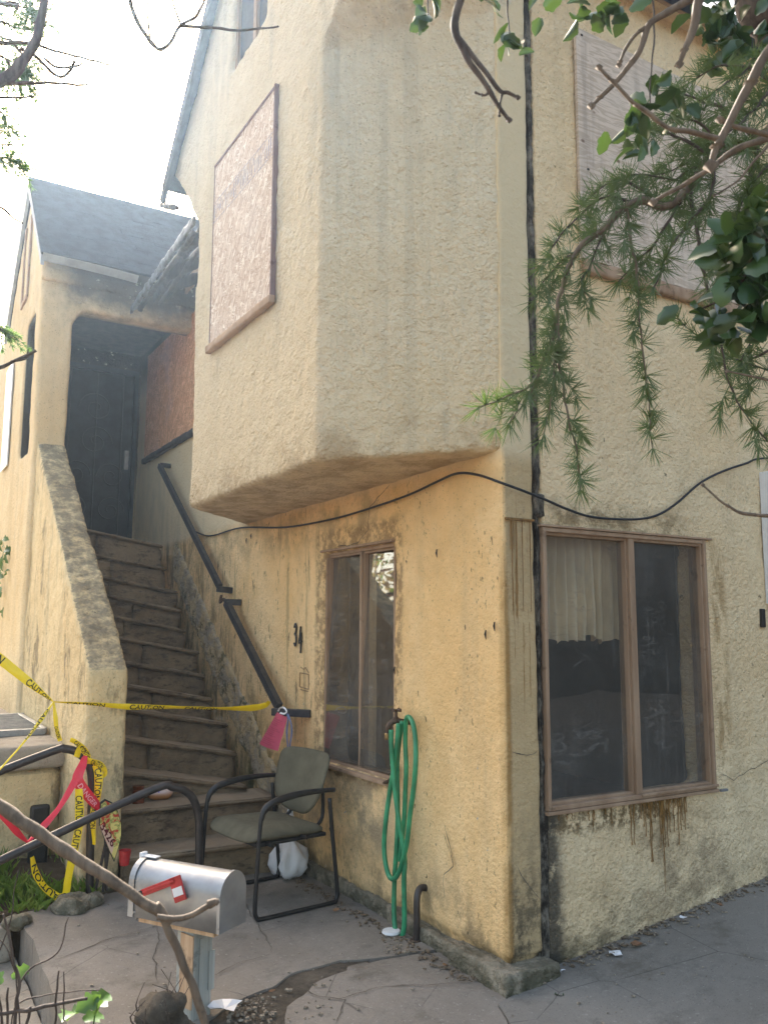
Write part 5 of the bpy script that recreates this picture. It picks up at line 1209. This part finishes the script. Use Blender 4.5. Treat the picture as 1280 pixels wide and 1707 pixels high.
for pts, r0, r1 in (([(1000,-900),(900,-300),(800,-80),(772,-10),(757,45),(775,90),(800,130),(825,170),(848,203)], .0085, .0028), ([(762,62),(800,110),(830,150),(845,155),(862,163)], .0045, .0024), ([(812,150),(805,158),(790,153)], .0022, .0014), ([(836,152),(834,170),(833,196)], .0022, .0014)):
    m, P = limb([W(x, y, 1.3) for x, y in pts], r0, r1, 6, .004, 8)
    for i in range(3, len(P)-1, 5): m.lathe([(0,-.004),(r1*2.0,0),(0,.004)], P[i], 6)
    m.lathe([(0,-r1*2),(r1*2.2,0),(0,r1*2.4)], P[-1], 6); m.build('branch', M_barkd, bt_, smooth=True)
bare('bare_tree', 'bare tree with budded twigs against the white sky at upper left', 'tree', (-500,400), 2.6, [
  ([(-500,300),(-200,220),(0,135),(40,100),(65,55),(78,-20)], .016, .010), ([(-100,60),(0,72),(30,70),(60,75),(110,90),(185,108)], .006, .0025), ([(-60,130),(20,138),(80,139),(145,141)], .006, .0025), ([(35,80),(60,95),(90,122),(105,128),(118,118),(124,103)], .005, .003), ([(75,98),(100,112),(130,110),(138,103)], .004, .002), ([(-80,20),(20,5),(28,15)], .006, .003),
  ([(215,-40),(220,5),(235,45),(255,72),(270,82),(285,70),(302,42),(330,25),(345,-15)], .006, .0035), ([(303,43),(350,46),(400,50),(463,44)], .0045, .002), ([(302,40),(290,10),(286,-20)], .003, .002), ([(250,65),(248,40),(245,-10)], .003, .002),
  ([(-60,330),(0,345),(20,362),(38,372)], .0035, .002), ([(-60,160),(0,163),(55,161)], .005, .002), ([(-40,240),(0,242),(20,241)], .003, .0015),
  ([(-60,620),(0,612),(30,600),(58,585)], .006, .003), ([(20,603),(40,600),(50,592)], .003, .002)], M_barkd, .07, 4.5, 1.25)
# blue green cypress at the left edge
tp = W(-420,200,3.4); cy = thing('cypress_tree', 'feathery blue green conifer sprays at the upper left edge', 'tree', base_of(tp))
m, P = limb([base_of(tp), Vector((tp.x,tp.y,3)), Vector((tp.x,tp.y,7))], .12, .05, 8, .02, 10); m.build('trunk', M_barkd, cy, smooth=True)
nd = MB()
for l in ([(-420,0),(-150,20),(-20,30),(40,50),(85,35)], [(-420,100),(-100,60),(0,60),(40,95),(45,120)], [(-300,-60),(-50,-20),(20,10),(60,15)], [(-400,200),(-120,160),(-30,170),(5,190),(15,215)], [(-400,280),(-100,240),(-20,260),(10,262),(30,272)], [(-300,150),(-60,110),(20,125),(40,128)], [(-400,450),(-100,540),(-20,545),(5,552)], [(-200,20),(-30,85),(15,100),(20,130)], [(-200,-20),(0,-15),(40,-5),(60,30)]):
    pts = [W(x, y, 3.1) for x, y in l]; m, P = limb(pts, .010, .002, 6, .01, 6); m.build('branch', M_barkd, cy, smooth=True)
    P = P[len(P)//2:]
    for q in range(len(P)-1):
        for z in range(2):
            t = (P[q+1]-P[q]).normalized(); s_ = (Vector((rs.gauss(0,1), rs.gauss(0,1), rs.gauss(-.3,1))).normalized()*.9+t).normalized(); ln = rs.uniform(.04,.10)
            S_ = [P[q], P[q]+s_*ln*.5, P[q]+s_*ln+Vector((0,0,-.015))]; nd.tube(S_, [.0014,.001,.0006], 4, False); needles_along(nd, catmull(S_, 4), rs, .012, 6, .022, .0011, .35)
tag(nd.build('needles', M_needleb, cy, recalc=False), kind='stuff')
# foreground shrub: one stout limb crossing low left
tp = W(-520,1560,1.35); fs = thing('bare_shrub', 'stout bare shrub limb crossing in front of the mailbox', 'shrub', base_of(tp))
for pts, r0, r1, d in (([(-520,1900),(-520,1500),(-350,1240),(-150,1262),(0,1345),(110,1418),(200,1478),(262,1518)], .0135, .008, 1.35), ([(258,1512),(272,1528),(283,1540)], .010, .007, 1.35), ([(266,1522),(290,1570),(315,1630),(338,1690),(360,1780)], .0065, .0058, 1.35), ([(262,1530),(300,1531),(335,1518),(358,1506)], .0052, .0040, 1.33), ([(352,1508),(362,1503),(366,1504)], .0065, .004, 1.33)):
    m, P = limb([W(x, y, d) for x, y in pts], r0, r1, 7, .004, 10)
    for i in range(5, len(P)-1, 6): m.lathe([(0,-.006),(r1*1.22,0),(0,.006)], P[i], 8)
    m.build('branch', M_bark, fs, smooth=True)
tw = thing('dead_weed', 'tangle of thin dark dead stems in the lower left corner', 'weed', base_of(W(40,1900,2.2)))
for pts, r0, r1 in (([(-60,1695),(30,1688),(100,1672),(146,1662)], .0055, .0038), ([(25,1800),(28,1700),(30,1640),(22,1590),(12,1545),(4,1522)], .0045, .002), ([(28,1640),(60,1610),(95,1590),(112,1540),(116,1528)], .0022, .0012), ([(20,1760),(24,1690),(40,1670),(60,1662),(100,1655),(170,1648)], .0022, .0012), ([(90,1800),(92,1700),(97,1640),(98,1620)], .003, .0018), ([(-10,1800),(4,1720),(0,1660)], .004, .002), ([(35,1790),(45,1715),(52,1678)], .004, .003), ([(106,1700),(108,1650),(106,1620)], .002, .0012), ([(-30,1640),(10,1560),(24,1500),(30,1450)], .002, .001), ([(12,1800),(14,1690),(12,1645)], .0035, .002), ([(40,1740),(20,1600),(-5,1560)], .002, .001)):
    m, P = limb([W(x, y, 1.9) for x, y in pts], r0, r1, 5, .006, 6); m.build('stem', M_barkd, tw, smooth=True)
iv = thing('ivy_sprig', 'green ivy sprig with lobed leaves at the bottom left', 'plant', base_of(W(150,1760,1.95)))
IV = [leaf_mesh('leaf', a, b, c, M_ivy) for a, b, c in ((.35,.25,.2),(.3,.4,.35))]
for x, y, s_ in ((165,1662,1.0),(150,1680,1.2),(128,1690,1.2),(140,1702,1.1),(115,1700,1.0),(160,1690,.9),(20,1630,.8),(4,1640,.8)):
    c = W(x, y, 1.95); put_leaf(iv, c, Vector((rs.uniform(-1,1), rs.uniform(-.5,.5), rs.uniform(-.2,.7))), (CAM-c).normalized()+Vector((rs.uniform(-.6,.6), rs.uniform(-.6,.6), .6)), .055*s_, rs, IV)
m = MB(); m.tube(catmull([W(150,1800,1.97), W(155,1720,1.96), W(163,1668,1.95)], 5), .0018, 6); m.build('stem', M_ivy, iv)
# grass and weeds in the bed
m = MB()
def blade(c, L, lean, rs, w=.004):
    a = rs.uniform(0, 2*PI); d = Vector((math.cos(a), math.sin(a), 0)); s_ = Vector((-d.y, d.x, 0))*w; k = len(m.v)
    p1 = c+Vector((0,0,L*.55))+d*lean*.35*L; p2 = c+Vector((0,0,L*.85))+d*lean*L
    m.v += [tuple(c-s_), tuple(c+s_), tuple(p1+s_*.8), tuple(p2), tuple(p1-s_*.8)]; m.f.append((k,k+1,k+2,k+3,k+4))
for _ in range(330):
    x = rs.uniform(-3.3,-1.32); y = rs.uniform(2.2,2.92)
    if mnoise.noise(Vector((x*2.2, y*2.2, 4))) < -.15: continue
    z = .0+.10*max(0, y-2.2)
    for _ in range(rs.randint(6,14)): blade(Vector((x+rs.gauss(0,.03), y+rs.gauss(0,.03), z-.01)), rs.uniform(.06,.17), rs.uniform(.1,.8), rs, rs.uniform(.002,.005))
for px, py in ((60,1515),(85,1500),(30,1520),(50,1495)):
    c = onp(px, py, 'z', 0)
    for _ in range(26): blade(c+Vector((rs.gauss(0,.03), rs.gauss(0,.03), -.01)), rs.uniform(.04,.12), rs.uniform(.3,1.1), rs, .004)
tag(m.build('grass', M_grass, None, recalc=False), 'bright green grass growing in the bed left of the patio', 'grass', kind='stuff')
rk = [(125,1508,.13,'large rough grey stone under the dangling tape'),(160,1500,.08,'grey stone beside the foot of the taped post'),(25,1535,.08,'flat stone at the left edge of the bed')]
for i, (px, py, r, lb) in enumerate(rk):
    c = onp(px, py, 'z', .02); mm = MB(); mm.lathe([(.01,-r*.6),(r*.9,-r*.3),(r,.0),(r*.7,r*.4),(.01,r*.5)], c, 10); o = mm.build('stone', M_foot); rough_solid(o, .014, 0, ((6,.05),(18,.022)), i*3); tag(o, lb, 'stone', 'stones along the bed edge')
# ivy on the far left wall
v_ = thing('ivy_vine', 'small green ivy on the far left wall beside the porch', 'plant', Vector((-1.5,9,.8)))
for _ in range(46):
    c = onp(rs.uniform(-14,10), rs.uniform(895,1015), 'x', -1.50); put_leaf(v_, c, Vector((rs.gauss(0,.1), rs.gauss(0,1), rs.gauss(-.5,.6))), Vector((-1, rs.gauss(-.4,.3), rs.uniform(0,.6))), .10*rs.uniform(.7,1.2), rs, IV)
# purple plum tree left of the lot, mirrored in the narrow window
pt = thing('plum_tree', 'purple leaved plum tree mirrored in the narrow window', 'tree', (-5.0,8.6,-.26))
m, P = limb([(-5.0,8.6,-.3),(-4.95,8.6,1.2),(-5.1,8.7,2.4)], .12, .07, 6, .02, 10); m.build('trunk', M_barkd, pt, smooth=True)
for a in range(6):
    m, P = limb([(-5.05,8.65,1.6+.15*a),(-5.05+.8*math.cos(a*1.1),8.65+.8*math.sin(a*1.1),2.6+.1*a),(-5.05+1.3*math.cos(a*1.1),8.65+1.3*math.sin(a*1.1),3.4+.15*a)], .05, .012, 5, .03, 6); m.build('branch', M_barkd, pt, smooth=True)
for nm_, mat, cnt, sd in (('leaves', M_redleaf, 2300, 5), ('leaves', M_grass, 700, 6)):
    r2 = random.Random(sd); m = MB()
    for _ in range(cnt):
        while True:
            q = Vector((r2.uniform(-1,1), r2.uniform(-1,1), r2.uniform(-1,1)))
            if q.length < 1 and mnoise.noise(q*2.6+Vector((sd,0,0))) > .02: break
        c = Vector((-4.8,8.3,3.0))+Vector((q.x*2.2, q.y*2.3, q.z*1.9)); u = Vector((r2.gauss(0,1), r2.gauss(0,1), r2.gauss(0,1))).normalized(); w = u.orthogonal().normalized(); L = r2.uniform(.05,.08)
        m.quad(c-w*L*.45, c+u*L, c+w*L*.45, c-u*L)
    tag(m.build(nm_, mat, pt, recalc=False), kind='stuff')
# neighbouring house across the drive, mirrored in the wide window
nh = thing('neighbour_house', 'grey sided neighbouring house mirrored in the wide window', 'house', (9.5,-7,0))
M_sid = simple('dark_grey_siding', (.085,.08,.075), .7, .15, 2)
m = MB(); m.box((6.6,-12,-.3),(13,-2.6,5.2)); m.build('wall', M_sid, nh)
for i in range(22): m = MB(); z = .1+i*.23; m.prism([(6.6,-12,z),(6.6,-2.58,z),(6.6,-2.58,z+.23),(6.6,-12,z+.23)], (-.012,0,0)); m.prism([(6.588,-12,z),(6.588,-2.58,z),(6.588,-2.58,z+.02),(6.588,-12,z+.02)], (-.014,0,0)); m.build('siding_board', M_sid, nh)
for y0_, z0_ in ((-4.6,1.3),(-6.8,1.3),(-4.6,3.6),(-6.8,3.6),(-9.5,1.3)):
    m = MB(); m.box((6.53,y0_,z0_),(6.6,y0_+.9,z0_+1.2)); w = m.build('window', M_sid, nh); m = MB(); m.box((6.52,y0_+.07,z0_+.07),(6.54,y0_+.83,z0_+1.13)); m.build('pane', M_glass, w)
m = MB(); m.prism([(6.2,-12.3,5.15),(13.4,-12.3,5.15),(9.8,-12.3,8.0)], (0,10,0)); m.build('roof', M_shingle, nh)

# ---------------------------------------------------------------- thin haze volume, added to imitate a veil of lens flare
hm = bpy.data.materials.new('added_haze'); hm.use_nodes = True; ht = hm.node_tree
for n_ in list(ht.nodes):
    if n_.type != 'OUTPUT_MATERIAL': ht.nodes.remove(n_)
pv = ht.nodes.new('ShaderNodeVolumePrincipled'); pv.inputs['Color'].default_value = (.58,.77,1,1); pv.inputs['Density'].default_value = HAZE; pv.inputs['Anisotropy'].default_value = .78
ht.links.new(pv.outputs[0], [n_ for n_ in ht.nodes if n_.type == 'OUTPUT_MATERIAL'][0].inputs['Volume'])
m = MB(); m.box((-72,-72,-1.3),(72,72,8.6)); tag(m.build('haze', hm), 'thin bluish haze volume added over the whole lot to imitate lens flare', 'haze', kind='stuff')
